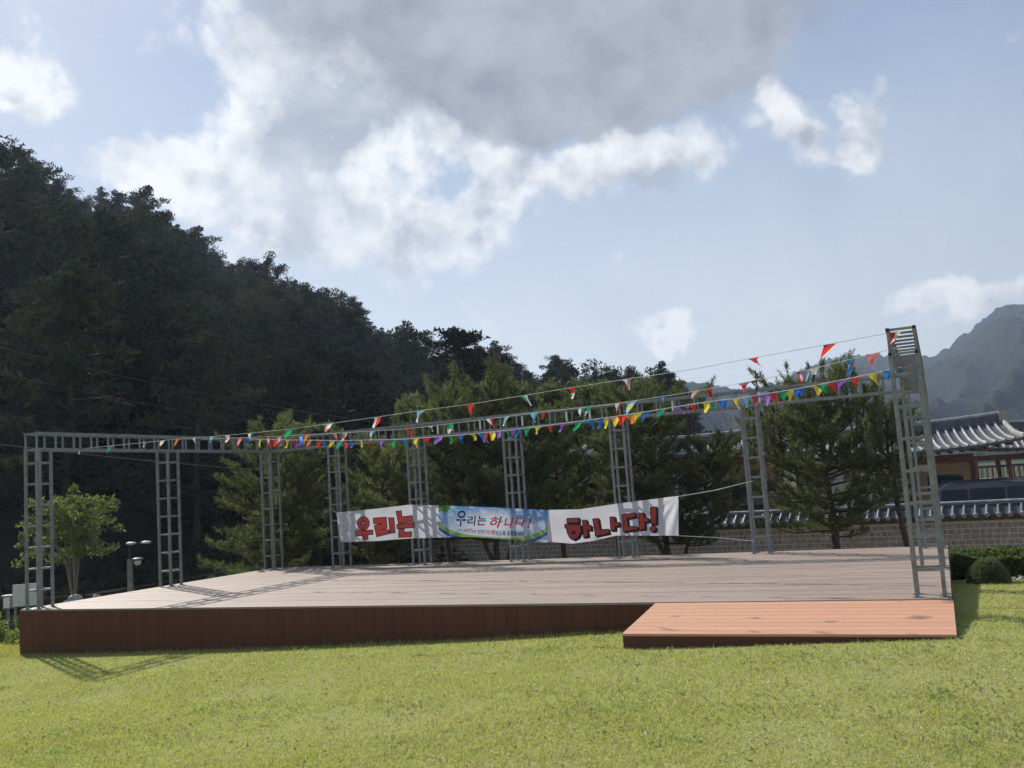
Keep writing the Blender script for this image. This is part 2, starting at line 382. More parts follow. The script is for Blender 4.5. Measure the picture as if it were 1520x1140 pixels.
def vnoise(x, y):
    x = np.asarray(x, float); y = np.asarray(y, float)
    xi = np.floor(x).astype(int); yi = np.floor(y).astype(int); fx = sstep(x-xi); fy = sstep(y-yi)
    g = lambda a, b: _tab[a % 256, b % 256]
    return (g(xi, yi)*(1-fx)+g(xi+1, yi)*fx)*(1-fy)+(g(xi, yi+1)*(1-fx)+g(xi+1, yi+1)*fx)*fy
def fbm(x, y, o=4):
    s_ = 0; a = .5
    for k in range(o): s_ = s_+a*vnoise(x*2**k+17*k, y*2**k+5*k); a *= .5
    return s_

# ------------------------------------------------------------------ terrain
LOWZ = -1.35
def lawn_z(X, Y):
    X = np.asarray(X, float); Y = np.asarray(Y, float)
    gx = np.interp(X, [-30, -13, -8.8, -5.3, -3.2, 0, 30], [-.95, -.42, -.29, -.15, -.035, .085, .15])
    z = gx - .035*np.clip(Y-9.5, 0, 8) + .02*(fbm(X*.5+9, Y*.5+3)-.45)
    return z
def ground_z(X, Y):
    X = np.asarray(X, float); Y = np.asarray(Y, float)
    z = lawn_z(X, Y)
    t = np.maximum(sstep((Y-16.1)/3.2)*(X < 40), sstep((-X-17.0)/4.)*sstep((Y-9)/4.))
    low = LOWZ + .08*(fbm(X*.3, Y*.3)-.45)
    return z*(1-t)+low*t

xs = np.concatenate([-np.geomspace(3000, 42, 26), np.arange(-41.5, 41.6, .4), np.geomspace(42, 3000, 26)])
ys = np.concatenate([-np.geomspace(3000, 12, 26), np.arange(-11.6, 50, .4), np.geomspace(50.5, 3000, 26)])
GX, GY = np.meshgrid(xs, ys)
m, nt = newmat('ground_surface'); MAT['ground'] = m
P_ = pos(nt); spx = nd(nt, 'ShaderNodeSeparateXYZ'); nt.links.new(P_, spx.inputs[0])
n1 = noise(nt, P_, .55, 5, .6); n2 = noise(nt, P_, 60, 4, .7); n3 = noise(nt, P_, 3.5, 5, .65)
g = mixc(nt, maprange(nt, n1, .3, .7), (.30, .315, .125), (.37, .36, .155))
g = mixc(nt, maprange(nt, n3, .5, .72, 0, .6), g, (.25, .21, .09))
g = mixc(nt, 1., g, combine(nt, *[maprange(nt, n2, .25, .75, .6, 1.3)]*3), 'MULTIPLY')
dirt = mixc(nt, maprange(nt, n3, .35, .65), (.15, .13, .10), (.26, .235, .20))
dirt = mixc(nt, maprange(nt, spx.outputs[1], 34., 40.), dirt, (.055, .070, .032))
wob = mth(nt, 'MULTIPLY', mth(nt, 'SUBTRACT', n3, .5), 1.2)
msk = mth(nt, 'MAXIMUM', maprange(nt, mth(nt, 'ADD', spx.outputs[1], wob), 15.9, 16.4),
          mth(nt, 'MULTIPLY', maprange(nt, mth(nt, 'ADD', spx.outputs[0], wob), -17.2, -16.6, 1., 0.), maprange(nt, spx.outputs[1], 10., 11.)))
g = mixc(nt, msk, g, dirt)
finish(nt, g, .95, 0, n2, .5, .02, .15)
tag(grid('ground', GX, GY, ground_z(GX, GY), MAT['ground']), kind='structure')

# hillside: silhouette read as elevation of the tree tops
sil = [(-900, 60), (-500, 100), (-200, 150), (0, 200), (50, 218), (130, 272), (200, 298), (270, 333), (340, 374), (400, 394), (480, 444), (560, 478), (620, 506), (700, 526), (780, 545), (810, 560), (870, 562), (930, 562), (1000, 578), (1035, 595)]
sa, st = [], []
for x, y in sil:
    a, e = azel(x, y); sa.append(a); st.append(math.tan(e))
sa = np.array(sa); st = np.array(st)
for k in range(3): st[k] = st[3]+.02*(3-k)
RR = np.interp(sa, [sa[0], sa[3], sa[9], sa[14], sa[-1]], [92, 100, 135, 175, 225])
TREEH = 8.5
def ridge(azv):
    Rr = np.interp(azv, sa, RR); H = Rr*np.interp(azv, sa, st)+EYE-TREEH*1.05-LOWZ
    fade = sstep((R(-12.3)-azv)/R(3.2))
    return Rr, np.maximum(H, .5)*fade
def foot(azv): return np.interp(azv, [R(-110), R(-50), R(-35), R(-25), R(-10)], [30, 34, 42, 55, 80])
def hill_z(X, Y):
    r = np.hypot(X, Y); a = np.arctan2(X, Y)
    Rr, H = ridge(a); f0 = foot(a)
    t = (r-f0)/(Rr-f0)
    up = np.clip(t, 0, 1)
    up = up*.9+.1*sstep(up)
    dn = 1-.35*np.clip((r-Rr)/80, 0, 1)
    z = LOWZ-.3 + (H+.3)*up*dn + (fbm(X*.05, Y*.05)-.45)*5*np.clip(t, 0, 1)*np.clip((1.05-t)*4, 0, 1)
    return z
AZ, RAD = np.meshgrid(np.linspace(R(-112), R(-5.5), 220), np.concatenate([np.linspace(28, 240, 110), [270, 320]]))
HX, HY = RAD*np.sin(AZ), RAD*np.cos(AZ)
MAT['forest_floor'] = mat_simple('forest_floor', (.035, .035, .022), .95, var=.4, nscale=.6)
tag(grid('hillside', HX, HY, hill_z(HX, HY), MAT['forest_floor']), kind='structure')

# far mountains
m, nt = newmat('mountain_forest'); MAT['mountain'] = m
P_ = pos(nt); n1 = noise(nt, P_, .16, 8, .8); n2 = noise(nt, P_, .012, 5, .6)
c = mixc(nt, maprange(nt, n1, .35, .65), (.008, .014, .010), (.040, .050, .030))
c = mixc(nt, maprange(nt, n2, .4, .65, 0, .6), c, (.03, .036, .022))
finish(nt, c, .95, 0, n1, 1., 6., .1)
ms = [(700, 640), (900, 615), (985, 585), (1003, 573), (1016, 567), (1032, 571), (1060, 575), (1085, 578), (1120, 577), (1150, 572), (1200, 548), (1232, 533), (1262, 529), (1316, 528), (1380, 532), (1400, 523), (1420, 506), (1440, 491), (1460, 475), (1480, 460), (1497, 452), (1520, 453), (1580, 440), (1680, 455), (1800, 430), (2100, 470), (2600, 400), (3400, 380)]
ma, mt = [], []
for x, y in ms:
    a, e = azel(x, y); ma.append(a); mt.append(math.tan(e))
ma = np.array(ma); mt = np.array(mt)
AZ, T = np.meshgrid(np.linspace(ma[0], R(55), 900), np.concatenate([np.linspace(0, 1, 150), [1.1, 1.3, 1.6]]))
RM = np.interp(AZ, ma, np.interp(ma, [ma[0], ma[5], ma[8], ma[12], ma[-1]], [800, 850, 950, 1250, 1500]))
rad = RM*(.30+.70*T)
Hm = RM*np.interp(AZ, ma, mt)+EYE+2
zz = np.where(T <= 1, Hm*np.clip(T, 0, 1)**1.15, Hm*(1-.5*(T-1)))
MX, MY = rad*np.sin(AZ), rad*np.cos(AZ)
zz = zz + (fbm(MX*.008, MY*.008)-.47)*70*np.clip(T, 0, 1)*np.clip(1.02-T, 0, 1)*2.2
spur = np.abs(np.sin(AZ*46+1.5*fbm(MX*.004, MY*.004)*6))
zz = zz - spur*28*np.clip(T, 0, 1)*np.clip(1-T, 0, 1)*2
zz = zz + (vnoise(MX/8., MY/8.)-.5)*8.*np.clip(T*6, 0, 1) + (vnoise(MX/3.6, MY/3.6)-.5)*4.5*np.clip(T*6, 0, 1)
tag(grid('mountain', MX, MY, zz-1.5, MAT['mountain'], False), kind='structure')

# ------------------------------------------------------------------ trees
def frame(t):
    t = t/np.linalg.norm(t); ref = np.array([0, 0, 1.]) if abs(t[2]) < .9 else np.array([1., 0, 0])
    x = np.cross(t, ref); x /= np.linalg.norm(x); return t, x, np.cross(t, x)
def clump_tris(centers, radii, n, size, flat=.75, up=.3):
    """n leaf-like triangles per clump spread in flattened balls"""
    C_ = np.repeat(centers, n, 0); Rr = np.repeat(radii, n)
    N = len(C_)
    d = rng.normal(size=(N, 3)); d /= np.linalg.norm(d, axis=1)[:, None]
    rr = Rr*rng.random(N)**.4
    p = C_+d*rr[:, None]*np.array([1, 1, flat])
    a = rng.normal(size=(N, 3)) + np.array([0, 0, up])+d*.5; a /= np.linalg.norm(a, axis=1)[:, None]
    b = np.cross(a, rng.normal(size=(N, 3))); b /= np.linalg.norm(b, axis=1)[:, None]
    s_ = size*(.6+.8*rng.random(N))[:, None]
    return np.stack([p-b*s_*.32, p+b*s_*.32, p+a*s_], 1)
def needle_tufts(P0, D0, n, ln, wd, spread=.55):
    N = len(P0)
    P_ = np.repeat(P0, n, 0); D = np.repeat(D0, n, 0)
    d = D+rng.normal(size=(N*n, 3))*spread; d /= np.linalg.norm(d, axis=1)[:, None]
    start = P_ + D*((rng.random(N*n)-.5)*ln*1.2)[:, None]
    b = np.cross(d, rng.normal(size=(N*n, 3))); b /= np.linalg.norm(b, axis=1)[:, None]
    L = ln*(.7+.6*rng.random(N*n))[:, None]; w = wd
    return np.stack([start-b*w, start+b*w, start+d*L], 1)

def hill_pine(kind, seed):
    random.seed(seed)
    H = TREEH*random.uniform(.85, 1.15); mb = MB(); cs, rs = [], []
    trunk = [(0, 0, -1)]; x = y = 0
    for k in range(1, 7):
        x += random.uniform(-.15, .15); y += random.uniform(-.15, .15); trunk.append((x, y, H*k/6*.96))
    mb.tube(trunk, [.17-.024*i for i in range(7)], 5)
    nb = 26 if kind == 'pine' else 20
    for i in range(nb):
        f = .22+.76*(i/nb)
        if kind == 'pine': L = 2.6*(1-f)**.65*random.uniform(.6, 1.15)+.35
        else: L = 2.7*math.sin(math.pi*min(1, (f*.95))**.8)**.6*random.uniform(.65, 1.1)+.3
        a = i*2.4+random.uniform(-.4, .4); z = H*f
        tx, ty = np.interp(z, [p[2] for p in trunk], [p[0] for p in trunk]), np.interp(z, [p[2] for p in trunk], [p[1] for p in trunk])
        tip = (tx+L*math.cos(a), ty+L*math.sin(a), z+L*(.22 if kind == 'pine' else .45))
        mb.tube([(tx, ty, z), ((tx+tip[0])/2, (ty+tip[1])/2, (z+tip[2])/2-.05), tip], [.05, .035, .012], 3, cap=False)
        for q in np.linspace(.35, 1.0, max(2, int(L*1.9))):
            for _ in range(2):
                cs.append((tx+(tip[0]-tx)*q+random.uniform(-.35, .35), ty+(tip[1]-ty)*q+random.uniform(-.35, .35), z+(tip[2]-z)*q+random.uniform(-.15, .25)))
                rs.append(random.uniform(.28, .55)*(1.1 if kind == 'pine' else 1.25))
    for _ in range(5): cs.append((x+random.uniform(-.25, .25), y+random.uniform(-.25, .25), H*random.uniform(.93, 1.03))); rs.append(.3)
    cs = np.array(cs); rs = np.array(rs)
    tr = clump_tris(cs, rs, 60, .17 if kind == 'pine' else .19, .55 if kind == 'pine' else .8, .5)
    # one mesh: trunk first, foliage after
    me = bpy.data.meshes.new('pine_tree')
    V0 = np.array(mb.v, np.float32); nv0 = len(V0)
    faces = [list(f_) for f_ in mb.f]
    tv = tr.reshape(-1, 3).astype(np.float32)
    loops = np.concatenate([np.array([i for f_ in faces for i in f_]), nv0+np.arange(len(tv))]).astype(np.int32)
    ls = []; c_ = 0
    for f_ in faces: ls.append(c_); c_ += len(f_)
    ls = np.concatenate([np.array(ls), c_+3*np.arange(len(tr))]).astype(np.int32)
    me.vertices.add(nv0+len(tv)); me.vertices.foreach_set('co', np.concatenate([V0, tv]).ravel())
    me.loops.add(len(loops)); me.loops.foreach_set('vertex_index', loops)
    me.polygons.add(len(ls)); me.polygons.foreach_set('loop_start', ls)
    me.materials.append(MAT['bark']); me.materials.append(MAT['hill_leaf'])
    me.polygons.foreach_set('material_index', np.concatenate([np.zeros(len(faces)), np.ones(len(tr))]).astype(np.int32))
    me.update(calc_edges=True)
    return me, V0, faces, tr
variants = [hill_pine('oak' if k in (2, 5) else 'pine', 100+k) for k in range(7)]
VK = {id(v[0]): ('oak' if k in (2, 5) else 'pine') for k, v in enumerate(variants)}
random.seed(21)
# scatter over the visible slope
cand = []
azs = (R(-62), R(-14.6))
placed = []
cell = {}
tries = 0
while tries < 30000 and len(placed) < 560:
    tries += 1
    a = random.uniform(*azs)
    f0 = float(foot(a)); Rr, H = ridge(np.array([a])); Rr = float(Rr[0]); H = float(H[0])
    if H < 2.5: continue
    r = math.sqrt(random.uniform((f0+1)**2, (Rr+9)**2))
    x, y = r*math.sin(a), r*math.cos(a)
    if math.hypot(x+12.8, y-30) < 8: continue
    k = (int(x//4), int(y//4)); ok = True
    for i in (-1, 0, 1):
        for j in (-1, 0, 1):
            for (px, py) in cell.get((k[0]+i, k[1]+j), ()):
                if (px-x)**2+(py-y)**2 < 3.7**2: ok = False
    if not ok: continue
    cell.setdefault(k, []).append((x, y)); placed.append((x, y, r, a))
# the ridge line: closed row of crowns
for px in np.arange(-60, 1003, 24):
    a, e = azel(px, 500); Rr, H = ridge(np.array([a]))
    if H[0] < 2: continue
    r = float(Rr[0])+random.uniform(-3, 2); placed.append((r*math.sin(a), r*math.cos(a), r, a))
def in_view(x, y):
    v = np.array([x, y, 0.]); d = v@CW; l = v@CR
    return abs(l/d) < .60
vis = sorted([p for p in placed if in_view(p[0], p[1])], key=lambda p: p[2])
rest = [p for p in placed if not in_view(p[0], p[1])]
for i, (x, y, r, a) in enumerate(vis[:300]):
    me = variants[random.randrange(7)][0]
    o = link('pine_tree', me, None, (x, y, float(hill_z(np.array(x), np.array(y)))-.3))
    sc_ = random.choice((random.uniform(.62, .9), random.uniform(.9, 1.32))); o.scale = (sc_*random.uniform(.95, 1.25), sc_*random.uniform(.95, 1.25), sc_); o.rotation_euler = (random.uniform(-.05, .05), random.uniform(-.05, .05), random.uniform(0, 6.28))
    if r > float(ridge(np.array([a]))[0][0])-14: o.scale = tuple(v*min(1, .92/o.scale[2]) for v in o.scale)
    rr_ = float(ridge(np.array([a]))[0][0]); zone = 'the foot' if r < float(foot(a))+14 else ('the skyline ridge' if r > rr_-9 else ('the upper slope' if r > (rr_+float(foot(a)))/2 else 'the lower slope'))
    kd = 'dark conical pine' if VK[id(me)] == 'pine' else 'dark round crowned tree'
    tag(o, kd+' in the dense wood on '+zone+' of the shaded hill', 'tree', kd.replace('dark ', '')+'s on '+zone+' of the wooded hill')
# farther crowns as one wood
parts = []
farl = vis[300:]+rest
for (x, y, r, a) in farl:
    tr = variants[random.randrange(7)][3]
    sel = rng.random(len(tr)) < (.30 if r > 90 else .5)
    t = tr[sel].copy(); sc_ = random.uniform(.68, .92)
    ang = random.uniform(0, 6.28); ca, sa_ = math.cos(ang), math.sin(ang)
    cen = t.mean(1, keepdims=True); t = cen+(t-cen)*1.7
    X_ = (t[..., 0]*ca-t[..., 1]*sa_)*sc_+x; Y_ = (t[..., 0]*sa_+t[..., 1]*ca)*sc_+y; Z_ = t[..., 2]*sc_+float(hill_z(np.array(x), np.array(y)))-.3
    parts.append(np.stack([X_, Y_, Z_], -1))
print('hill trees', len(vis), len(rest), 'stuff tris', sum(map(len, parts)))
if parts:
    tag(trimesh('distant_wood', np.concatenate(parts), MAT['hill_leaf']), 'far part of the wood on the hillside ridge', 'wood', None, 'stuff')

def near_pine(px, d, topy, width, label, f0=.3, lean=(0, 0), nbr=34, mat='needle', candles=0, seed=1, forks=0, base=None, dens=1., droop=0.1, tuft=.105, trunkr=.09):
    rs_ = random.Random(seed)
    b = at(px, 800, d); x0, y0 = b[0], b[1]
    z0 = float(ground_z(x0, y0))-.05
    top = at(px, topy, d)[2]; H = top-z0
    root = empty('pine_tree', (x0, y0, z0), label, 'tree', 'pine trees between the stage and the wall')
    tb = MB(); P_, D_ = [], []
    def axis_pts(h0, n, lx, ly, start=(0, 0, 0)):
        pts = [np.array(start, float)]
        for k in range(1, n+1):
            t = k/n
            pts.append(np.array([start[0]+lx*t+rs_.uniform(-.05, .05)*h0/3, start[1]+ly*t+rs_.uniform(-.05, .05)*h0/3, start[2]+h0*t]))
        return pts
    axes = []
    tr = axis_pts(H*.97, 9, lean[0], lean[1])
    tb.tube(tr, [trunkr*(1-.085*i) for i in range(10)], 9); axes.append((tr, f0, 1., H))
    for k in range(forks):
        a = 6.28*k/max(1, forks)+rs_.uniform(-.5, .5); s0 = tr[1+(k % 2)]
        hh = H*rs_.uniform(.45, .75)
        fk = axis_pts(hh, 6, width*.36*math.cos(a), width*.36*math.sin(a), s0)
        tb.tube(fk, [trunkr*.6*(1-.12*i) for i in range(7)], 6); axes.append((fk, .35, .7, hh))
    for (ap, fs, scl, hh) in axes:
        zs = [p[2] for p in ap]; xs_ = [p[0] for p in ap]; ys_ = [p[1] for p in ap]
        nb = int(nbr*scl*1.55)
        for i in range(nb):
            f = fs+(1-fs)*(i+rs_.random())/nb
            z = ap[0][2]+hh*f*.97
            bp = np.array([np.interp(z, zs, xs_), np.interp(z, zs, ys_), z])
            env = math.sqrt(max(.03, 1-(((f-fs)/(1-fs)-.48)/.60)**2))*(.62+.75*float(vnoise(f*5+seed*3.1, (i*2.4 % 6.283)*.8+seed)))
            if vnoise(f*9+seed*1.7, (i*2.4 % 6.283)*1.1) < .22: continue
            L = max(.2, width*.5*scl*env*rs_.uniform(.6, 1.1))
            a = i*2.4+rs_.uniform(-.5, .5)
            dv = np.array([math.cos(a), math.sin(a), .12+.75*max(0, (f-fs)/(1-fs))**1.5-droop*(1-f)])
            dv /= np.linalg.norm(dv)
            mid = bp+dv*L*.5+np.array([0, 0, -.04*L]); tip = bp+dv*L+np.array([0, 0, .10*L])
            tb.tube([bp, mid, tip], [max(.008, .024*L**.5), .014, .006], 4, cap=False)
            ns = max(5, int(L*13*dens))
            for k in range(ns):
                q = .22+.78*(k+rs_.random())/ns
                bpq = (bp*(1-q)**2+2*mid*q*(1-q)+tip*q*q)
                sgn = rs_.choice((-1, 1)); side = np.array([-dv[1], dv[0], 0])*sgn
                sv = dv*.5+side*rs_.uniform(.2, 1.0)+np.array([0, 0, rs_.uniform(.05, .95)]); sv /= np.linalg.norm(sv)
                sl = rs_.uniform(.12, .38)*(L*.6+.35)*(1.05-q*.55)
                e = bpq+sv*sl
                tb.tube([bpq, e], [.006, .003], 3, cap=False)
                m_ = max(3, int(sl*17))
                for w in range(m_):
                    t = (w+1)/m_
                    P_.append(bpq+sv*sl*t+np.array([rs_.uniform(-.035, .035) for _ in range(3)])); D_.append(sv+np.array([0, 0, .35]))
    for k in range(candles):
        a = rs_.uniform(0, 6.28); q = rs_.random()**.6*width*.46
        cx, cy = tr[-1][0]+q*math.cos(a), tr[-1][1]+q*math.sin(a)
        cz = H*(1.0-.30*(q/(width*.5))**2)-.02
        hh = rs_.uniform(.35, .85)
        p0 = np.array([cx, cy, cz-.25]); p1 = np.array([cx+rs_.uniform(-.10, .10), cy+rs_.uniform(-.1, .1), cz+hh])
        tb.tube([p0, p1], [.014, .006], 4, cap=False)
        for w in range(13):
            P_.append(p0+(p1-p0)*(w+1)/13); D_.append((p1-p0)/np.linalg.norm(p1-p0)*1.2)
        for w in range(4): P_.append(p1); D_.append(np.array([rs_.uniform(-.6, .6), rs_.uniform(-.6, .6), 1.]))
    P_ = np.array(P_); D_ = np.array(D_); D_ /= np.linalg.norm(D_, axis=1)[:, None]
    V = needle_tufts(P_, D_, 12, tuft, .0085, .85)
    tb.build('trunk', MAT['bark'], root, True)
    trimesh('crown', V, MAT[mat], root)
    return root, len(V)

NT = 0
specs = [
 (400, 21.5, 640, 2.9, dict(label='bushy light green pine left of the white banner, low branches to the deck edge', f0=.12, nbr=44, mat='needle_light', seed=3, forks=1, droop=.25)),
 (572, 20.5, 668, 2.6, dict(label='low spreading pine with forked trunk behind the left white banner', f0=.42, nbr=26, mat='needle_light', seed=5, forks=3)),
 (738, 21.0, 575, 3.2, dict(label='tall pine with twisted forked trunk behind the blue banner', f0=.34, nbr=40, seed=8, forks=2, lean=(.1, .1))),
 (668, 22.0, 572, 2.7, dict(label='straight trunked pine just left of the forked pine behind the blue banner', f0=.4, nbr=36, mat='needle_light', seed=12, lean=(.05, 0), trunkr=.085)),
 (832, 21.6, 606, 2.4, dict(label='dense dark pine behind the right end of the blue banner', f0=.38, nbr=34, seed=17)),
 (1003, 19.6, 598, 3.1, dict(label='dark leaning pine behind the right end of the right banner', f0=.36, nbr=42, seed=21, forks=2, lean=(-.55, 0))),
 (920, 22.3, 600, 2.4, dict(label='pine rising between the two rear truss columns right of the blue banner', f0=.4, nbr=32, seed=26)),
 (1240, 19.0, 588, 3.7, dict(label='large pine with upright shoots left of the near truss column', f0=.36, nbr=44, mat='needle_light', seed=33, candles=80, lean=(-.1, .1), trunkr=.11, dens=.95)),
 (1349, 18.6, 606, 1.7, dict(label='slender pine whose trunk stands behind the near truss column', f0=.55, nbr=24, mat='needle_light', seed=37, candles=7, lean=(-.25, 0), trunkr=.085)),
]
for (px, d, ty, w, kw) in specs:
    r_, n_ = near_pine(px, d, ty, w, **kw); NT += n_
print('near pine tris', NT)

def back_tree(px, d, topy, width, label, seed, mat='leaf', light=False):
    random.seed(seed)
    b = at(px, 780, d); x0, y0 = b[0], b[1]; z0 = min(float(hill_z(np.array(x0), np.array(y0))), 99) if math.hypot(x0, y0) > 55 else LOWZ
    z0 = max(z0, LOWZ)-.1
    H = at(px, topy, d)[2]-z0
    root = empty('leafy_tree', (x0, y0, z0), label, 'tree', 'trees standing behind the stone wall')
    mb = MB(); tr = [(random.uniform(-.1, .1)*k, random.uniform(-.1, .1)*k, H*k/5*.9) for k in range(6)]
    mb.tube(tr, [.14-.022*i for i in range(6)], 6)
    cs, rs_ = [], []
    for i in range(int(34+H*5)):
        f = random.uniform(.28, 1.); a = random.uniform(0, 6.28)
        env = math.sin(math.pi*min(1, .12+.80*(1-f)))**.6
        q = width*.5*env*math.sqrt(random.uniform(.15, 1)); p = (q*math.cos(a), q*math.sin(a), H*f*.95)
        z1 = p[2]*random.uniform(.6, .8)
        mb.tube([(0, 0, z1), p], [.03, .01], 3, cap=False)
        cs.append(p); rs_.append(random.uniform(.30, .55)*width/3.2)
    tri = clump_tris(np.array(cs), np.array(rs_), 210, .15, .8, .3)
    mb.build('trunk', MAT['bark'], root, True); trimesh('crown', tri, MAT[mat], root)
    return len(tri)
for (px, d, ty, w, lb, sd_, mt_) in [
    (470, 29, 622, 3.0, 'green tree behind the pines, its top just over the rear beam left of centre', 1, 'needle'),
    (535, 30, 640, 2.6, 'small green tree behind the left white banner and rear beam', 2, 'needle'),
    (650, 31, 572, 3.4, 'tall green tree behind the straight trunked pine, top above the bunting', 3, 'needle'),
    (745, 33, 562, 3.6, 'broad tree behind the forked pine, crown against the dark hill', 4, 'needle'),
    (860, 34, 556, 3.4, 'round green tree below the hill edge, left of the yellow pennants', 5, 'needle'),
    (935, 35, 552, 3.8, 'round topped green tree at the foot of the wooded ridge, against the sky', 6, 'needle'),
    (800, 30, 600, 3.0, 'dense green tree behind the rear beam near the middle of the stage', 7, 'needle')]:
    back_tree(px, d, ty, w, lb, sd_, mt_)

# small broadleaf tree with many stems at far left
MAT['small_leaf'] = mat_leaf('small_leaves', (.085, .115, .035), (.21, .245, .085), .4)
def broadleaf():
    random.seed(77)
    b = at(110, 886, 21.5); z0 = b[2]-.05
    root = empty('broadleaf_tree', (b[0], b[1], z0), 'small bright green leafy tree with several thin stems left of the stage', 'tree')
    mb = MB(); cs, rs_ = [], []
    top = at(104, 722, 21.5)[2]-z0
    for k in range(8):
        a = 6.28*k/8+random.uniform(-.3, .3); sp_ = random.uniform(.2, .8)
        tip = np.array([sp_*math.cos(a)*1.15, sp_*math.sin(a), top*random.uniform(.62, .8)])
        mid = tip*np.array([.28, .28, .5])
        mb.tube([(0, 0, -.15), mid, tip], [.035, .024, .010], 6, cap=False)
        for j in range(16):
            e = tip+np.array([random.gauss(0, .30), random.gauss(0, .30), random.uniform(-.75, .5)])
            e[2] = min(e[2], top*.97-.25*abs(e[0]))
            mb.tube([mid*.3+tip*.7, e], [.010, .004], 3, cap=False); cs.append(e); rs_.append(random.uniform(.10, .2))
    for k in range(6): cs.append(np.array([.02*k-.05, 0, top*(.84+.03*k)])); rs_.append(.16-.015*k)
    mb.build('stems', MAT['pale_bark'], root, True)
    trimesh('crown', clump_tris(np.array(cs), np.array(rs_), 40, .08, .7, .2), MAT['small_leaf'], root)
broadleaf()

# ------------------------------------------------------------------ stage
DZ = EYE-1.35                  # deck top
X0, X1, Y0, Y1 = -13.0, -.05, 10.07, 16.12
stage = empty('wooden_stage', ((X0+X1)/2, (Y0+Y1)/2, 0), 'large low wooden stage platform with pale deck on the lawn', 'stage')
def child_at(o, root):      # meshes are built in world coordinates, so shift them under a moved root
    o.parent = root; o.location = tuple(-c_ for c_ in root.location); return o
nb = 42; bw = (Y1-Y0)/nb
random.seed(5)
dk = [MB().box(-1, 1, -.5, .5, -.5, .5)]
for i in range(nb):
    segs = [X0, X0+random.uniform(2, 4.2)]
    while segs[-1] < X1-4.6: segs.append(segs[-1]+4.)
    segs.append(X1)
    for a, b in zip(segs[:-1], segs[1:]):
        if 0 < i or True:
            o = MB().box(a+.0015, b-.0015, Y0+i*bw+.003, Y0+(i+1)*bw-.003, DZ-.025, DZ+random.uniform(-.0012, .0012)).build('deck_board', MAT['deck'])
            child_at(o, stage)
child_at(MB().box(X0+.02, X1-.02, Y0+.03, Y1-.02, DZ-.12, DZ-.027).build('sub_frame', MAT['dark_metal']), stage)
fw = .139; nf = int((X1-X0)/fw)
proto = MB().box(.0015, fw-.0015, -.012, .012, -1.15, 0)
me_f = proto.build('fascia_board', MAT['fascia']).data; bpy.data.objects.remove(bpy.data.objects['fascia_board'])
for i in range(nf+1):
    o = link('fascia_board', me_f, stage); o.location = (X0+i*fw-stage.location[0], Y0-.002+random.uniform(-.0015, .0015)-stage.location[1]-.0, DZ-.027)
    if i == nf: o.scale[0] = ((X1-X0)-nf*fw)/fw
for (xx, nm) in ((X0+.0, 'side_panel'), (X1-.022, 'side_panel')):
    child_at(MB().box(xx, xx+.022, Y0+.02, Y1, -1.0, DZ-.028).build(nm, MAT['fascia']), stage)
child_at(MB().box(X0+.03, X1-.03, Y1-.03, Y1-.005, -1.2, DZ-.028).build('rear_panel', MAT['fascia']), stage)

# ramp
RX0, RX1, RY = -2.99, X1+.01, 8.84
RZT, RZF = DZ-.004, .118
ramp = empty('wooden_ramp', ((RX0+RX1)/2, RY, 0), 'short orange brown wooden ramp at the right front of the stage', 'ramp')
mk = []
for (x, y) in ((1003, 916), (1122, 917), (1365, 916), (1232, 920)):
    d = raydir(x, y); t = (.18-EYE)/d[2]; q = EYEP+d*t; mk.append((q[0], q[1], .06 if x != 1365 else .11))
MAT['ramp'] = mat_board('ramp_boards', (.56, .285, .165), (.65, .345, .21), 'x', .6, False, marks=mk)
nr = 9
for i in range(nr):
    ya, yb = RY+(Y0-.018-RY)*i/nr+.003, RY+(Y0-.018-RY)*(i+1)/nr-.003
    za, zb = [RZF+(RZT-RZF)*((y-RY)/(Y0-RY)) for y in (ya, yb)]
    mb = MB(); mb.add([(RX0, ya, za-.022), (RX1, ya, za-.022), (RX1, yb, zb-.022), (RX0, yb, zb-.022), (RX0, ya, za), (RX1, ya, za), (RX1, yb, zb), (RX0, yb, zb)],
                      [(0, 3, 2, 1), (4, 5, 6, 7), (0, 1, 5, 4), (1, 2, 6, 5), (2, 3, 7, 6), (3, 0, 4, 7)])
    child_at(mb.build('ramp_board', MAT['ramp']), ramp)
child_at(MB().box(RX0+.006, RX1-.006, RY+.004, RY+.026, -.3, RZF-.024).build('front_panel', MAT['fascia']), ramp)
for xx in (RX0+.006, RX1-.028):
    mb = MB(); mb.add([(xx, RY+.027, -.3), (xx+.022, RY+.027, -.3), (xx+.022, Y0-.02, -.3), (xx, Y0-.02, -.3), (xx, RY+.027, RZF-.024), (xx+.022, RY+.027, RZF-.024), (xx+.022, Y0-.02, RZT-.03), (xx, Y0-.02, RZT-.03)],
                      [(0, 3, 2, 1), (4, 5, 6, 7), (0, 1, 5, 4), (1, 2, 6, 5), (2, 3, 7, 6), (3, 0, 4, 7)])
    child_at(mb.build('side_panel', MAT['fascia']), ramp)

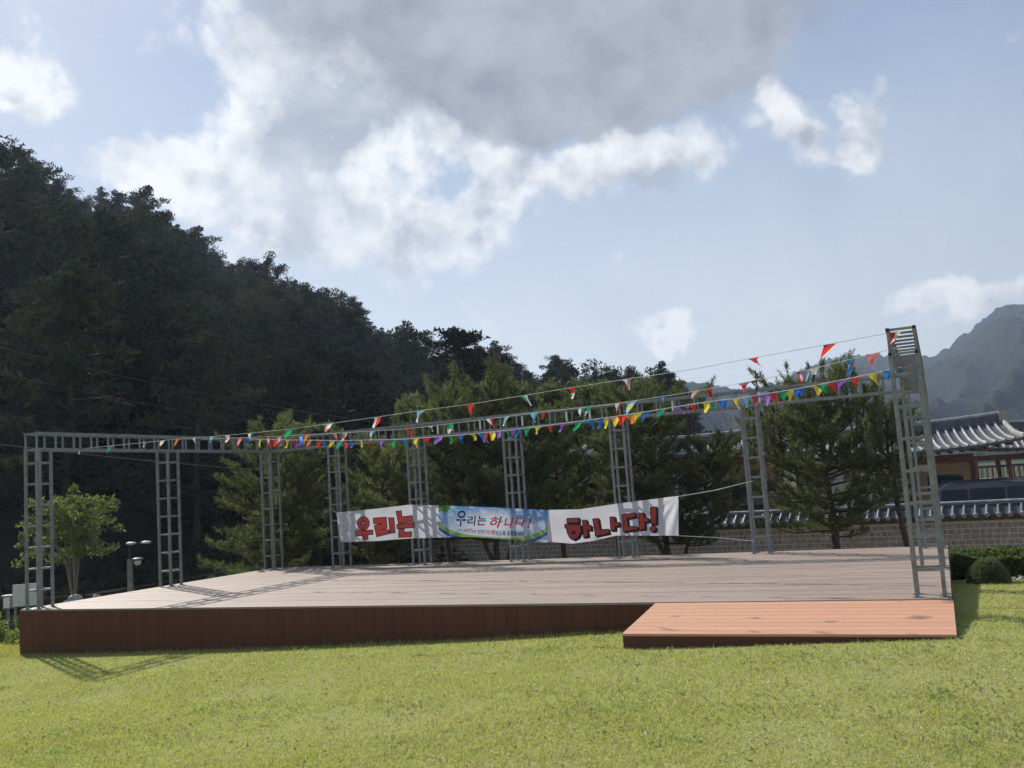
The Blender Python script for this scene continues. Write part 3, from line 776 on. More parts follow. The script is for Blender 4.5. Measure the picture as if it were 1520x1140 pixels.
# ------------------------------------------------------------------ truss frame
TW, TH = .25, .038
ZT, ZB = EYE+1.33, EYE+1.08
truss = empty('truss_frame', (-6.5, 13., DZ), 'grey steel box truss frame standing round three sides of the stage', 'truss')
TL = truss.location
def tbuild(mb, name, parent=None, mat='galv'):
    o = mb.build(name, MAT[mat]); o.parent = parent or truss
    if parent is None: o.location = tuple(-c_ for c_ in TL)
    return o
LX = -12.95; RXc = -.36; BY = 15.72
bx = [onY(px, py, BY)[0] for px, py in ((495, 842), (614, 838), (759, 831), (920, 826), (1119, 820))]
cols = [(LX, 10.15), (LX, 12.85), (LX, BY)]+[(x, BY) for x in bx]+[(RXc, BY), (RXc, 12.9), (RXc, 10.2)]
rung_m = {}
def rung(L, axis):
    k = (round(L, 3), axis)
    if k not in rung_m:
        mb = MB()
        h = L/2-TH/2-.001
        if axis == 'x': mb.box(-h, h, -.014, .014, -.014, .014)
        elif axis == 'y': mb.box(-.014, .014, -h, h, -.014, .014)
        else: mb.box(-.014, .014, -.014, .014, -h, h)
        o = mb.build('rung', MAT['galv']); rung_m[k] = o.data; bpy.data.objects.remove(o)
    return rung_m[k]
nrung = 0
for (cx, cy) in cols:
    # the column body is its four uprights; rungs are its pieces
    mb = MB()
    for dx in (0, TW):
        for dy in (0, TW):
            mb.box(cx+dx-TH/2, cx+dx+TH/2, cy+dy-TH/2, cy+dy+TH/2, DZ+.006, ZB-TH/2-.001)
            mb.box(cx+dx-.045, cx+dx+.045, cy+dy-.045, cy+dy+.045, DZ+.001, DZ+.006)
    col_o = tbuild(mb, 'truss_column')
    z = DZ+.27
    while z < ZB-.1:
        for (L, ax, px, py) in ((TW, 'x', cx+TW/2, cy), (TW, 'x', cx+TW/2, cy+TW), (TW, 'y', cx, cy+TW/2), (TW, 'y', cx+TW, cy+TW/2)):
            o = link('rung', rung(L, ax), col_o, (px, py, z)); nrung += 1
        z += .325
def beam(name, x0, x1, y0, y1, along, single):
    global nrung
    mb = MB()
    if along == 'y':
        for x in (x0, x0+TW):
            for z in (ZB, ZT): mb.box(x-TH/2, x+TH/2, y0-TH/2, y1+TH/2, z-TH/2, z+TH/2)
    else:
        for y in (y0, y0+TW):
            for z in (ZB, ZT): mb.box(x0+.001, x1-.001, y-TH/2, y+TH/2, z-TH/2, z+TH/2)
    bo = tbuild(mb, name)
    rm = MB()
    n = int(((y1-y0) if along == 'y' else (x1-x0))/.325)
    a0, a1 = (y0, y1) if along == 'y' else (x0, x1)
    for i in range(n+1):
        t = a0+(a1-a0)*i/n
        if along == 'y':
            items = [('z', (x0, t, (ZB+ZT)/2)), ('z', (x0+TW, t, (ZB+ZT)/2)), ('x', (x0+TW/2, t, ZB)), ('x', (x0+TW/2, t, ZT))]
        else:
            items = [('z', (t, y0, (ZB+ZT)/2)), ('z', (t, y0+TW, (ZB+ZT)/2)), ('y', (t, y0+TW/2, ZB)), ('y', (t, y0+TW/2, ZT))]
        for ax, c_ in items:
            if single: link('rung', rung(TW, ax), bo, c_); nrung += 1
            else:
                h = TW/2-TH/2-.001; d = {'x': (h, .012, .012), 'y': (.012, h, .012), 'z': (.012, .012, h)}[ax]
                rm.box(c_[0]-d[0], c_[0]+d[0], c_[1]-d[1], c_[1]+d[1], c_[2]-d[2], c_[2]+d[2])
    if not single:
        o = rm.build('rungs', MAT['galv']); o.parent = bo; o['kind'] = 'stuff'
    return bo
beam('left_beam', LX, LX+TW, 10.15, BY+TW, 'y', False)
beam('right_beam', RXc, RXc+TW, 10.2-.0, BY+TW, 'y', False)
beam('rear_beam', LX+TW+TH/2, RXc-TH/2, BY, BY+TW, 'x', False)
print('rungs', nrung)
# black plugs in the open tube ends of the near right corner
for (dx, z) in ((0, ZT), (TW, ZT), (0, ZB), (TW, ZB)):
    tbuild(MB().box(RXc+dx-.014, RXc+dx+.014, 10.2-TH/2-.004, 10.2-TH/2-.001, z-.014, z+.014), 'end_plug', mat='rubber')
# short white lamp tubes clamped on the rear beam
for px in (649, 712, 775, 841, 876, 1000, 1130):
    x = onY(px, 620, BY-.04)[0]
    tbuild(MB().tube([(x, BY-.045, ZB+.03), (x, BY-.045, ZB+.20)], .018, 8), 'lamp_tube', mat='white_paint')

# ------------------------------------------------------------------ banners
BYN = BY-TH/2-.045
def bwave(x, z): return .010*math.sin(x*5.1+z*2.0)+.004*math.sin(x*13+z*5)+.006*math.sin(x*2.2-z*9)
def bpt(px, py, off=0.):
    p = onY(px, py, BYN); return np.array([p[0], BYN-.008+min(.02, bwave(p[0], p[2]))-off, p[2]])
def banner(name, top, bot, mat, label, nx=72, ny=14, extra=None):
    xa, xb = max(top[0][0], bot[0][0]*0+top[0][0]), top[-1][0]
    V, Fc, UV = [], [], []
    tx, ty = zip(*top); bx_, by_ = zip(*bot)
    for i in range(nx+1):
        u = i/nx
        x_t = top[0][0]+(top[-1][0]-top[0][0])*u; x_b = bot[0][0]+(bot[-1][0]-bot[0][0])*u
        yt = np.interp(x_t, tx, ty); yb = np.interp(x_b, bx_, by_)
        for j in range(ny+1):
            v = j/ny; q_ = bpt(x_b+(x_t-x_b)*v, yb+(yt-yb)*v)
            if bot[-1][0] > 1000 and q_[0] > bpt(976, 760)[0]:
                cr_ = bpt(1007, 736); dd_ = math.hypot(q_[0]-cr_[0], q_[2]-cr_[2]); q_[1] -= .016*math.sin(math.atan2(cr_[2]-q_[2], cr_[0]-q_[0]+.02)*14)*min(1, dd_*3)*min(1, (q_[0]-bpt(976, 760)[0])*6)
            V.append(q_); UV.append((u, v))
    me = bpy.data.meshes.new(name)
    Fc = [(i*(ny+1)+j, (i+1)*(ny+1)+j, (i+1)*(ny+1)+j+1, i*(ny+1)+j+1) for i in range(nx) for j in range(ny)]
    me.from_pydata([tuple(p) for p in V], [], Fc); me.materials.append(MAT[mat])
    ul = me.uv_layers.new(name='uv')
    for lp in me.loops: ul.data[lp.index].uv = UV[lp.vertex_index]
    me.polygons.foreach_set('use_smooth', [True]*len(me.polygons))
    o = link(name, me); tag(o, label, 'banner', 'banners hung on the rear truss columns'); return o
b1 = banner('banner', [(499, 761), (560, 755), (609, 749), (651, 750)], [(506, 805), (560, 803), (610, 799), (651, 798)], 'cloth', 'white banner with big red 우리는 lettering at the left of the row')
b2 = banner('banner', [(651, 750), (730, 753), (813, 757)], [(651, 798), (700, 797), (760, 801), (813, 805)], 'blueprint', 'sky blue printed banner with small 우리는 하나다! lettering in the middle')
b3 = banner('banner', [(813, 757), (860, 756), (920, 747), (1007, 736)], [(813, 804), (850, 807), (880, 803), (915, 795), (1008, 795)], 'cloth', 'white banner with big red 하나다! lettering and creased right corner')
b1['label'] = 'white banner with big red Korean lettering at the left of the row'
b2['label'] = 'sky blue printed banner with navy and pink lettering in the middle of the row'
b3['label'] = 'white banner with big red lettering ending in an exclamation mark, creased right corner'

def polyfill(mb, pts, off, mi=0):
    V = [bpt(x, y, off) for x, y in pts]
    mb.add(V, [tuple(range(len(V)-1, -1, -1))], mi)
def outline(mb, pts, w, off, mi=0, closed=True):
    n = len(pts)
    for i in range(n if closed else n-1):
        a = np.array(pts[i], float); b = np.array(pts[(i+1) % n], float); t = b-a; L = np.linalg.norm(t)
        if L < 1e-6: continue
        t /= L; nn = np.array([-t[1], t[0]])*w; t = t*w*.9
        q = [a-t-nn, b+t-nn, b+t+nn, a-t+nn]
        mb.add([bpt(x, y, off+.0004*(i % 3)) for x, y in q], [(3, 2, 1, 0)], mi)
def circ(cx, cy, rx, ry=None, n=24): return [(cx+rx*math.cos(6.2832*k/n), cy+(ry or rx)*math.sin(6.2832*k/n)) for k in range(n)]
def letters(polys, banner_o, tr, wline, shadow=None, holes=()):
    base = MB(); red = MB(); line = MB()
    for p in polys:
        q = [tr(*c_) for c_ in p]
        if shadow:
            for s_ in (.35, .7, 1.): polyfill(base, [(x+shadow[0]*s_, y+shadow[1]*s_) for x, y in q], .004+.0004*s_); outline(base, [(x+shadow[0]*s_, y+shadow[1]*s_) for x, y in q], wline*.8, .0048)
        polyfill(red, q, .009); outline(line, q, wline, .0115)
    if base.v: base.build('letter_shadow', MAT['dark_letter'], banner_o)
    red.build('letter_fill', MAT['red_letter'], banner_o); line.build('letter_outline', MAT['dark_letter'], banner_o)
t1 = lambda x, y: (495+x/8.94, 735+y/8.94)
polys1 = [circ(408, 372, 78, 88), [(305, 470), (528, 462), (532, 520), (462, 525), (465, 583), (412, 590), (392, 535), (310, 542)],
          [(537, 302), (706, 292), (712, 440), (650, 458), (735, 460), (748, 510), (578, 552), (548, 402), (640, 375), (540, 380)],
          [(737, 300), (812, 298), (822, 498), (752, 508)],
          [(840, 212), (912, 207), (918, 285), (1055, 270), (1058, 345), (870, 378)],
          [(845, 390), (1080, 358), (1080, 428), (850, 445)],
          [(872, 450), (945, 440), (945, 490), (1048, 485), (1045, 552), (872, 560)]]
letters(polys1, b1, t1, .55)
mb = MB(); c_ = t1(408, 372); outline(mb, circ(c_[0], c_[1], 3.6, 4.0), .3, .0125); mb.build('letter_ring', MAT['dark_letter'], b1)
mb = MB(); polyfill(mb, circ(c_[0], c_[1], 1.5, 1.7, 12), .0125); mb.build('letter_hole', MAT['cloth'], b1)
t3 = lambda x, y: (810+x/7.238, 730+y/7.238)
polys3 = [[(228, 287), (362, 280), (362, 332), (232, 336)], [(208, 348), (378, 352), (384, 392), (378, 440), (350, 490), (305, 515), (262, 495), (235, 440), (228, 392), (210, 385)],
          [(400, 305), (448, 303), (455, 352), (495, 360), (497, 410), (455, 408), (462, 478), (408, 488)],
          [(512, 290), (572, 285), (590, 405), (680, 400), (685, 445), (540, 475)],
          [(695, 270), (745, 268), (752, 325), (795, 330), (795, 365), (752, 372), (752, 412), (705, 415)],
          [(820, 245), (965, 225), (970, 268), (880, 285), (885, 370), (985, 375), (985, 408), (840, 428)],
          [(1000, 230), (1055, 225), (1062, 280), (1108, 285), (1105, 320), (1065, 325), (1070, 398), (1010, 410)],
          [(1125, 168), (1195, 160), (1192, 345), (1135, 350)], circ(1155, 395, 32, 30, 14)]
letters(polys3, b3, t3, .6, (2.6, 2.2))
mb = MB(); c_ = t3(302, 436); polyfill(mb, circ(c_[0], c_[1], 3.2, 3.2, 14), .0125); mb.build('letter_hole', MAT['dark_letter'], b3)
# small lettering in the middle, from the built-in font
def text_on(s_, xa, xb, ya, yb, mat, banner_o, bold=.02, shear=0., slope=0.):
    cu = bpy.data.curves.new('lettering', 'FONT'); cu.body = s_; cu.offset = bold; cu.resolution_u = 3; cu.shear = shear
    to = bpy.data.objects.new('lettering', cu); COL.objects.link(to)
    dg = bpy.context.evaluated_depsgraph_get(); dg.update()
    me = bpy.data.meshes.new_from_object(to.evaluated_get(dg)); bpy.data.objects.remove(to)
    co = np.zeros(len(me.vertices)*3, np.float32); me.vertices.foreach_get('co', co); co = co.reshape(-1, 3)
    mn, mx = co.min(0), co.max(0)
    u = (co[:, 0]-mn[0])/(mx[0]-mn[0]); v = (co[:, 1]-mn[1])/(mx[1]-mn[1])
    out = [bpt(xa+(xb-xa)*a, yb+(ya-yb)*b+slope*(a), .004) for a, b in zip(u, v)]
    me.vertices.foreach_set('co', np.array(out, np.float32).ravel()); me.materials.clear(); me.materials.append(MAT[mat]); me.update()
    o = link('lettering', me, banner_o); return o
z2 = lambda x, y: (645+x/8.444, 740+y/8.444)
def tz(s_, x0, y0, x1, y1, mat, **k):
    a = z2(x0, y0); b = z2(x1, y1); text_on(s_, a[0], b[0], a[1], b[1], mat, b2, **k)
tz('우', 275, 150, 405, 350, 'navy_letter', bold=.02, shear=.15); tz('리', 420, 215, 525, 340, 'navy_letter', bold=.02, shear=.1); tz('는', 540, 215, 655, 335, 'navy_letter', bold=.02, shear=.15)
tz('하', 700, 225, 855, 365, 'pink_letter', bold=.02, shear=.3); tz('나', 870, 235, 1000, 370, 'pink_letter', bold=.02, shear=.3)
tz('다', 1005, 235, 1150, 355, 'pink_letter', bold=.02, shear=.3); tz('!', 1165, 238, 1225, 368, 'pink_letter', bold=.02, shear=.3)
tz('—', 295, 388, 360, 396, 'navy_letter', bold=.01); tz('서민', 365, 372, 480, 430, 'pink_letter', bold=.02); tz('이 먼저', 482, 388, 628, 440, 'navy_letter', bold=.02)
tz('자생', 640, 390, 755, 450, 'pink_letter', bold=.02); tz('하도록 응원합시다', 760, 405, 1125, 470, 'navy_letter', bold=.02); tz('—', 1165, 448, 1205, 456, 'navy_letter', bold=.01)
# ropes of the banners
def rope(pts, r, mat, label, name='rope', cat='rope', grp=None):
    o = MB().tube(pts, r, 5).build(name, MAT[mat]); tag(o, label, cat, grp); return o
cB5 = (bx[4], BY)
rope([bpt(1007, 737), onY(1060, 728, BY-.03), onY(1117, 714, BY-.03)], .007, 'rope', 'taut white rope from the top right banner corner to a rear column')
rope([bpt(1008, 795), onY(1065, 798, BY-.03), onY(1119, 803, BY-.03)], .006, 'rope', 'taut white rope from the bottom right banner corner to a rear column')
rope([bpt(500, 762), onY(494, 757, BY-.03)], .006, 'rope', 'short white tie at the top left banner corner')

# ------------------------------------------------------------------ bunting
PCOL = {'red': (.72, .05, .04), 'blue': (.03, .19, .62), 'yellow': (.80, .66, .06), 'green': (.03, .36, .16), 'purple': (.33, .16, .60), 'orange': (.85, .25, .05),
        'sky': (.22, .55, .76), 'white': (.80, .78, .76), 'pink': (.75, .25, .27), 'black': (.03, .03, .03), 'peach': (.85, .50, .32)}
for k, v in PCOL.items(): MAT['p_'+k] = mat_simple('pennant_'+k, v, .6, var=.1, trans=.45, bump=0)
def plane_pt(x, y, A, B):
    A = np.array(A, float); B = np.array(B, float); n = np.array([B[1]-A[1], -(B[0]-A[0])])
    d = raydir(x, y); t = (A@n)/(d[:2]@n); return EYEP+d*t
def bunting(A, B, line, flags, wid, ln, label, seed):
    rs_ = random.Random(seed); lx, ly = zip(*line)
    pts = [plane_pt(x, np.interp(x, lx, ly), A, B) for x in np.linspace(lx[0], lx[-1], 60)]
    root = MB().tube(pts, .0055 if ln == .15 else .0034, 5).build('bunting_string', MAT['rope']); tag(root, label, 'bunting', 'strings of bunting across the stage')
    T_ = np.array([B[0]-A[0], B[1]-A[1], 0.]); T_ /= np.linalg.norm(T_); Nn = np.array([T_[1], -T_[0], 0.])
    for (x, c1, c2, sc_) in flags:
        p = plane_pt(x, np.interp(x, lx, ly), A, B); w = wid*sc_*rs_.uniform(.85, 1.15); L = ln*sc_*rs_.uniform(.85, 1.1)
        sw = rs_.gauss(0, .28); tw = rs_.gauss(0, .8); ph = rs_.uniform(0, 6); kick = rs_.uniform(-.2, .8); fold = rs_.uniform(.55, 1.)
        V = []; Fc = []; mi = []
        nu, nv = 4, 6
        for j in range(nv+1):
            t = j/nv; ww = w*(1-.94*t)*(1 if j else 1)
            for i in range(nu+1):
                u = i/nu-.5; ang = tw*t
                lat = u*ww*(fold if j else 1); bend = .22*w*math.sin(ph+u*4+t*3.5)*(t*.8+.1)
                dirx = T_*math.cos(ang)+Nn*math.sin(ang)
                pp = p+dirx*lat+Nn*(bend+kick*L*t*t*.5)+T_*(sw*L*t+.1*L*math.sin(ph+3*t))+np.array([0, 0, -L*t*(1-.18*kick*t)])
                V.append(pp)
        for j in range(nv):
            for i in range(nu):
                Fc.append((j*(nu+1)+i, (j+1)*(nu+1)+i, (j+1)*(nu+1)+i+1, j*(nu+1)+i+1))
                if not c2: mi.append(0)
                else:
                    st_ = hash((x, 3)) % 3
                    mi.append(1 if ((st_ == 0 and j >= 3) or (st_ == 1 and i in (1, 2) and j in (1, 2, 3)) or (st_ == 2 and i >= 2)) else 0)
        mb = MB(); mb.v = [tuple(q) for q in V]; mb.f = Fc; mb.m = mi
        o = mb.build('pennant', [MAT['p_'+c1]]+([MAT['p_'+c2]] if c2 else []), root, True)
        o['label'] = (c1 if not c2 else c1+' and '+c2)+' pennant'
    return root
lineA = [(352, 651), (430, 653), (500, 654), (600, 652), (680, 646), (760, 638), (840, 628), (900, 620), (960, 611), (1040, 598), (1110, 589), (1190, 576), (1260, 562), (1338, 545)]
cyc = ['blue', 'yellow', 'red', 'green', 'yellow', 'green', 'red', 'purple', 'orange', 'green', 'red', 'blue', 'purple', 'yellow', 'green', 'red', 'blue', 'purple', 'yellow', 'red']
fA = [(368, 'blue'), (385, 'yellow'), (398, 'red'), (406, 'red'), (418, 'pink'), (428, 'yellow'), (436, 'red'), (447, 'purple'), (459, 'orange'), (473, 'red'), (481, 'blue'), (492, 'yellow'), (504, 'green'), (511, 'red'), (521, 'blue'), (535, 'yellow'), (551, 'red'), (567, 'purple'), (583, 'green'), (600, 'blue'), (617, 'yellow'), (635, 'red'), (651, 'purple'), (667, 'green'), (685, 'blue'), (701, 'yellow'), (714, 'blue'), (722, 'red'), (729, 'yellow'), (738, 'purple'), (753, 'green'), (762, 'purple'), (771, 'blue'), (781, 'green'), (799, 'yellow'), (817, 'red'), (836, 'purple'), (857, 'green'), (877, 'blue'), (891, 'blue'), (898, 'yellow'), (911, 'yellow'), (921, 'red'), (934, 'orange'), (944, 'yellow'), (959, 'blue'), (981, 'green'), (1004, 'purple'), (1020, 'purple'), (1029, 'red'), (1048, 'yellow'), (1056, 'green'), (1073, 'blue'), (1092, 'yellow'), (1110, 'sky'), (1119, 'red'), (1123, 'purple'), (1138, 'purple'), (1146, 'red'), (1160, 'green'), (1174, 'yellow'), (1186, 'blue'), (1194, 'blue'), (1210, 'yellow'), (1221, 'green'), (1235, 'red'), (1248, 'purple'), (1272, 'red'), (1296, 'yellow'), (1320, 'blue'), (1332, 'blue')]
bunting((-12.82, 15.0), (-.24, 12.0), lineA, [(x, c_, None, 1.) for x, c_ in fA], .15, .15, 'lowest string densely hung with small solid colour pennants', 4)
lineB = [(100, 668), (163, 662), (260, 652), (340, 646), (430, 637), (488, 629), (560, 619), (620, 610), (697, 600), (778, 587), (850, 575), (935, 562), (1030, 548), (1120, 531), (1230, 511), (1332, 492)]
fB = [(116, 'white', None, .7), (163, 'green', None, .9), (215, 'pink', 'white', .7), (240, 'white', None, .7), (262, 'orange', None, .9), (288, 'white', None, .5), (315, 'sky', 'white', .8), (337, 'white', 'pink', .9), (372, 'white', 'sky', .8), (428, 'green', None, 1.), (487, 'white', 'pink', 1.), (560, 'white', 'red', 1.), (626, 'sky', 'white', 1.1), (698, 'red', None, 1.), (779, 'green', 'white', 1.), (850, 'red', 'white', 1.), (932, 'white', 'pink', 1.), (1118, 'red', 'white', .9), (1230, 'red', None, 1.15), (1328, 'red', 'white', 1.05)]
bunting((-12.83, 11.05), (-.24, 10.35), lineB, fB, .13, .14, 'highest thin string with widely spaced printed pennants', 9)
lineC = [(300, 652), (400, 648), (500, 643), (600, 637), (700, 625), (800, 612), (900, 601), (1000, 586), (1100, 569), (1200, 549), (1300, 524), (1338, 515)]
fC = [(355, 'pink', None, .8), (397, 'red', 'white', .9), (413, 'pink', 'white', .9), (447, 'blue', 'white', 1.), (455, 'orange', 'yellow', .9), (500, 'pink', 'black', 1.), (511, 'white', 'red', .9), (552, 'sky', 'white', .9), (606, 'red', None, 1.), (640, 'white', 'sky', .7), (665, 'green', 'white', 1.), (728, 'white', 'red', 1.), (751, 'sky', 'white', .8), (794, 'sky', None, 1.), (806, 'red', None, .8), (863, 'white', 'green', .8), (877, 'green', 'white', .8), (921, 'white', 'red', 1.), (935, 'sky', 'yellow', 1.1), (985, 'blue', 'white', .8), (1031, 'peach', None, .6), (1050, 'red', 'black', .9), (1106, 'pink', 'red', 1.35), (1120, 'black', 'white', .9), (1190, 'red', 'white', 1.15), (1194, 'sky', 'pink', .9), (1210, 'white', 'black', .9), (1262, 'sky', 'blue', 1.0), (1264, 'blue', 'red', .8), (1298, 'pink', None, 1.0)]
bunting((-12.82, 13.5), (-.24, 11.0), lineC, fC, .155, .165, 'middle string of mixed national style pennants above the dense one', 13)
# ------------------------------------------------------------------ stone wall with tiled cap
WA = at(560, 800, 32.0)[:2]; WB = at(1520, 760, 22.0)[:2]
wd = WB-WA; wl = np.linalg.norm(wd); wd = wd/wl
WA = WA-wd*.4; WL = wl+.4+8
wz_e = float(at(1520, 763, 22.0)[2]); wz_r = float(at(1520, 741, 22.2)[2])
wall = empty('stone_wall', (WA[0], WA[1], 0), 'long stone wall with dark tiled cap running behind the stage', 'wall')
wall.rotation_euler[2] = math.atan2(wd[1], wd[0])
TH_ = .38
MB().box(0, WL, -TH_/2+.02, TH_/2-.02, LOWZ-.4, wz_e-.10).build('core', MAT['mortar'], wall)
MB().box(0, WL, -TH_/2-.05, TH_/2+.05, wz_e-.10, wz_e-.045).box(0, WL, -TH_/2-.09, TH_/2+.09, wz_e-.044, wz_e+.0).build('ledge', MAT['moss'], wall)
mb = MB(); random.seed(3)
z = LOWZ-.05; rowh = .128; k = 0
while z+rowh < wz_e-.10:
    x = -.1*(k % 2)
    while x < WL-.2:
        w_ = random.uniform(.12, .20); g_ = .014
        for s_ in (-1,):
            y_ = -TH_/2+.02-random.uniform(.014, .03); i_ = random.uniform(.008, .018)
            a, b, c_, d_ = max(0, x)+g_, x+w_-g_, z+g_, z+rowh-g_
            mb.add([(a, -TH_/2+.021, c_), (b, -TH_/2+.021, c_), (b, -TH_/2+.021, d_), (a, -TH_/2+.021, d_), (a+i_, y_, c_+i_), (b-i_, y_, c_+i_), (b-i_*.6, y_, d_-i_), (a+i_*.8, y_, d_-i_*.7)],
                   [(4, 5, 6, 7), (0, 1, 5, 4), (1, 2, 6, 5), (2, 3, 7, 6), (3, 0, 4, 7)])
        x += w_
    z += rowh; k += 1
so = mb.build('stones', MAT['stone'], wall); so['kind'] = 'stuff'
# cap slopes, ridge and round end tiles
mb = MB()
prof = [(-TH_/2-.16, wz_e+.005), (-TH_/2-.16, wz_e+.045), (-.09, wz_r-.10), (.09, wz_r-.10), (TH_/2+.16, wz_e+.045), (TH_/2+.16, wz_e+.005)]
V = [(x, y, z) for x in (0, WL) for y, z in prof]
mb.add(V, [(i, i+1, i+7, i+6) for i in range(5)]+[(5, 0, 6, 11), tuple(range(5, -1, -1)), tuple(range(6, 12))])
mb.build('cap', MAT['tile'], wall)
MB().box(0, WL, -.085, .085, wz_r-.098, wz_r-.055).box(0, WL, -.075, .075, wz_r-.045, wz_r-.02).build('ridge_course', MAT['tile'], wall)
MB().box(0, WL, -.095, .095, wz_r-.054, wz_r-.046).tube([(0, 0, wz_r-.01), (WL, 0, wz_r-.01)], .045, 8).build('ridge_tile', MAT['tile_pale'], wall)
mbt = MB(); L_ = math.hypot(TH_/2+.16-.09, wz_r-.10-wz_e-.045)
mbt.tube([(0, -TH_/2-.185, wz_e+.048), (0, -.10, wz_r-.098)], .046, 8)
tt = mbt.build('round_tile', [MAT['tile']]); tile_me = tt.data; bpy.data.objects.remove(tt)
mbe = MB(); mbe.tube([(0, -TH_/2-.235, wz_e+.030), (0, -TH_/2-.1855, wz_e+.047)], .056, 10)
tt = mbe.build('end_tile', [MAT['tile_pale']]); end_me = tt.data; bpy.data.objects.remove(tt)
x = .1
while x < WL:
    o = link('round_tile', tile_me, wall, (x, 0, 0)); link('end_tile', end_me, o)
    x += .245

# ------------------------------------------------------------------ tiled houses
def hanok(name, cx, cy, length, depth, z0, zr, ze, label, rot=0., body='timber', panels=True, rowsp=.27, lift=.28, open_=False, posts=None, overh=.75, overx=None):
    root = empty(name, (cx, cy, z0), label, 'house' if not open_ else 'pavilion'); root.rotation_euler[2] = rot
    hr, he = zr-z0, ze-z0; hl, hd = length/2, depth/2
    def edge_z(x): return he+lift*abs(x/hl)**3
    def ridge_z(x): return hr+lift*.5*abs(x/(hl*.8))**2
    def surf(x, t): # t 0 eave..1 ridge
        rx = x*(1-.03*t)
        return (rx, -hd*(1-t), (edge_z(x))*(1-t)+ridge_z(rx)*t-.22*math.sin(math.pi*t)*(hr-he))
    nx, nt_ = 24, 6
    for sgn in (1, -1):
        V = []
        for i in range(nx+1):
            for j in range(nt_+1):
                p = surf(-hl+length*i/nx, j/nt_); V.append((p[0], p[1]*sgn, p[2]))
        V2 = [(a, b, c_-.09) for a, b, c_ in V]; n0 = len(V)
        Fc = [(i*(nt_+1)+j, (i+1)*(nt_+1)+j, (i+1)*(nt_+1)+j+1, i*(nt_+1)+j+1) for i in range(nx) for j in range(nt_)]
        Fb = [tuple(n0+q for q in reversed(f_)) for f_ in Fc]
        ed = [(i*(nt_+1), n0+i*(nt_+1), n0+(i+1)*(nt_+1), (i+1)*(nt_+1)) for i in range(nx)]
        mb = MB(); mb.add(V+V2, Fc+ed, 0); mb.add(V+V2, Fb, 1)
        mb.build('roof', [MAT['tile'], MAT['timber']], root, False)
        if sgn == 1: roof = root.children[-1] if len(root.children) else None
    n = int(length/rowsp)
    for i in range(n+1):
        x = -hl+.06+(length-.12)*i/n
        pts = [surf(x, t) for t in np.linspace(0, .97, 7)]
        pts[0] = (pts[0][0], pts[0][1]-.06, pts[0][2])
        o = MB().tube([(a, b, c_+.03) for a, b, c_ in pts], .045, 7).build('tile_row', MAT['tile_pale'], root)
    # ridge
    rp = [(x, 0, ridge_z(x)+.10) for x in np.linspace(-hl*.965, hl*.965, 17)]
    mb = MB()
    for a, b in zip(rp[:-1], rp[1:]): mb.bar(a, b, .22, .30)
    mb.build('ridge', MAT['tile'], root)
    mb = MB(); mb.tube([(a, b, c_+.19) for a, b, c_ in rp], .075, 8); mb.build('ridge_cap', MAT['tile_pale'], root)
    for s_ in (-1, 1):
        MB().box(s_*hl*.965-.12, s_*hl*.965+.12, -.16, .16, ridge_z(hl*.965)-.12, ridge_z(hl*.965)+.36).build('ridge_end', MAT['cream'], root)
        # verge tiles and gable
        vp = [surf(s_*hl, t) for t in np.linspace(0, 1, 7)]
        for sg in (1, -1): MB().tube([(a-s_*.02, b*sg, c_+.05) for a, b, c_ in vp], .085, 7).build('verge', MAT['tile_pale'], root)
        gx = s_*(hl-1.0)
        MB().add([(gx, -hd*.62, he+.10), (gx, hd*.62, he+.10), (gx, 0, hr-.12)], [(0, 1, 2), (2, 1, 0)]).build('gable', MAT['timber'], root)
    # rafters under the front eave
    for i in range(int(length/.36)):
        x = -hl+.25+i*.36
        if x > hl-.2: break
        p0 = surf(x, .01); p1 = surf(x, .30)
        o = MB().tube([(p0[0], p0[1]+.03, p0[2]-.15), (p1[0], p1[1], p1[2]-.16)], .05, 6).build('rafter', MAT['timber'], root)
    bh = hd-overh; bl = hl-(overx or overh)
    MB().box(-bl, bl, -bh-.07, -bh+.09, he-.42, he-.18).build('lintel', MAT['timber'], root)
    np_ = posts or int(2*bl/1.5)+1
    for i in range(np_):
        x = -bl+2*bl*i/(np_-1)
        for yy in (-bh, bh) if open_ else (-bh,):
            MB().tube([(x, yy, -.1), (x, yy, he-.40)], .11, 8).build('post', MAT['timber'], root)
        if not open_ and i < np_-1:
            xa, xb = x+.11, x+2*bl/(np_-1)-.11; kind = i % 3
            if kind == 0 or not panels: MB().box(xa, xb, -bh+.02, -bh+.06, .55, he-.42).build('wall_panel', MAT['plaster' if panels else 'cream'], root)
            elif kind == 1:
                f_ = MB().box(xa, xb, -bh+.01, -bh+.06, .35, he-.42).build('door', MAT['ochre'], root)
                xm = (xa+xb)/2
                for (q0, q1) in ((xa+.06, xm-.04), (xm+.04, xb-.06)):
                    MB().box(q0, q1, -bh-.008, -bh+.009, .9, he-.6).build('door_panel', MAT['plaster'], f_)
                    lm_ = MB()
                    for qq in np.linspace(q0, q1, 5)[1:-1]: lm_.box(qq-.012, qq+.012, -bh-.02, -bh-.009, .9, he-.6)
                    for qz in np.linspace(.9, he-.6, 6)[1:-1]: lm_.box(q0, q1, -bh-.028, -bh-.021, qz-.012, qz+.012)
                    lm_.build('lattice', MAT['timber'], f_)
            else:
                MB().box(xa, xb, -bh+.03, -bh+.07, .35, he-.42).build('wall_panel', MAT['ochre'], root)
                w_ = MB().box(xa+.2, xb-.2, -bh-.0, -bh+.029, .95, he-.75).build('window', MAT['ochre'], root)
                MB().box(xa+.27, xb-.27, -bh-.012, -bh-.001, 1.02, he-.82).build('pane', MAT['glass'], w_)
    if not open_:
        MB().box(-bl+.05, bl-.05, -bh+.08, bh, .0, he-.3).build('wall', MAT[body], root)
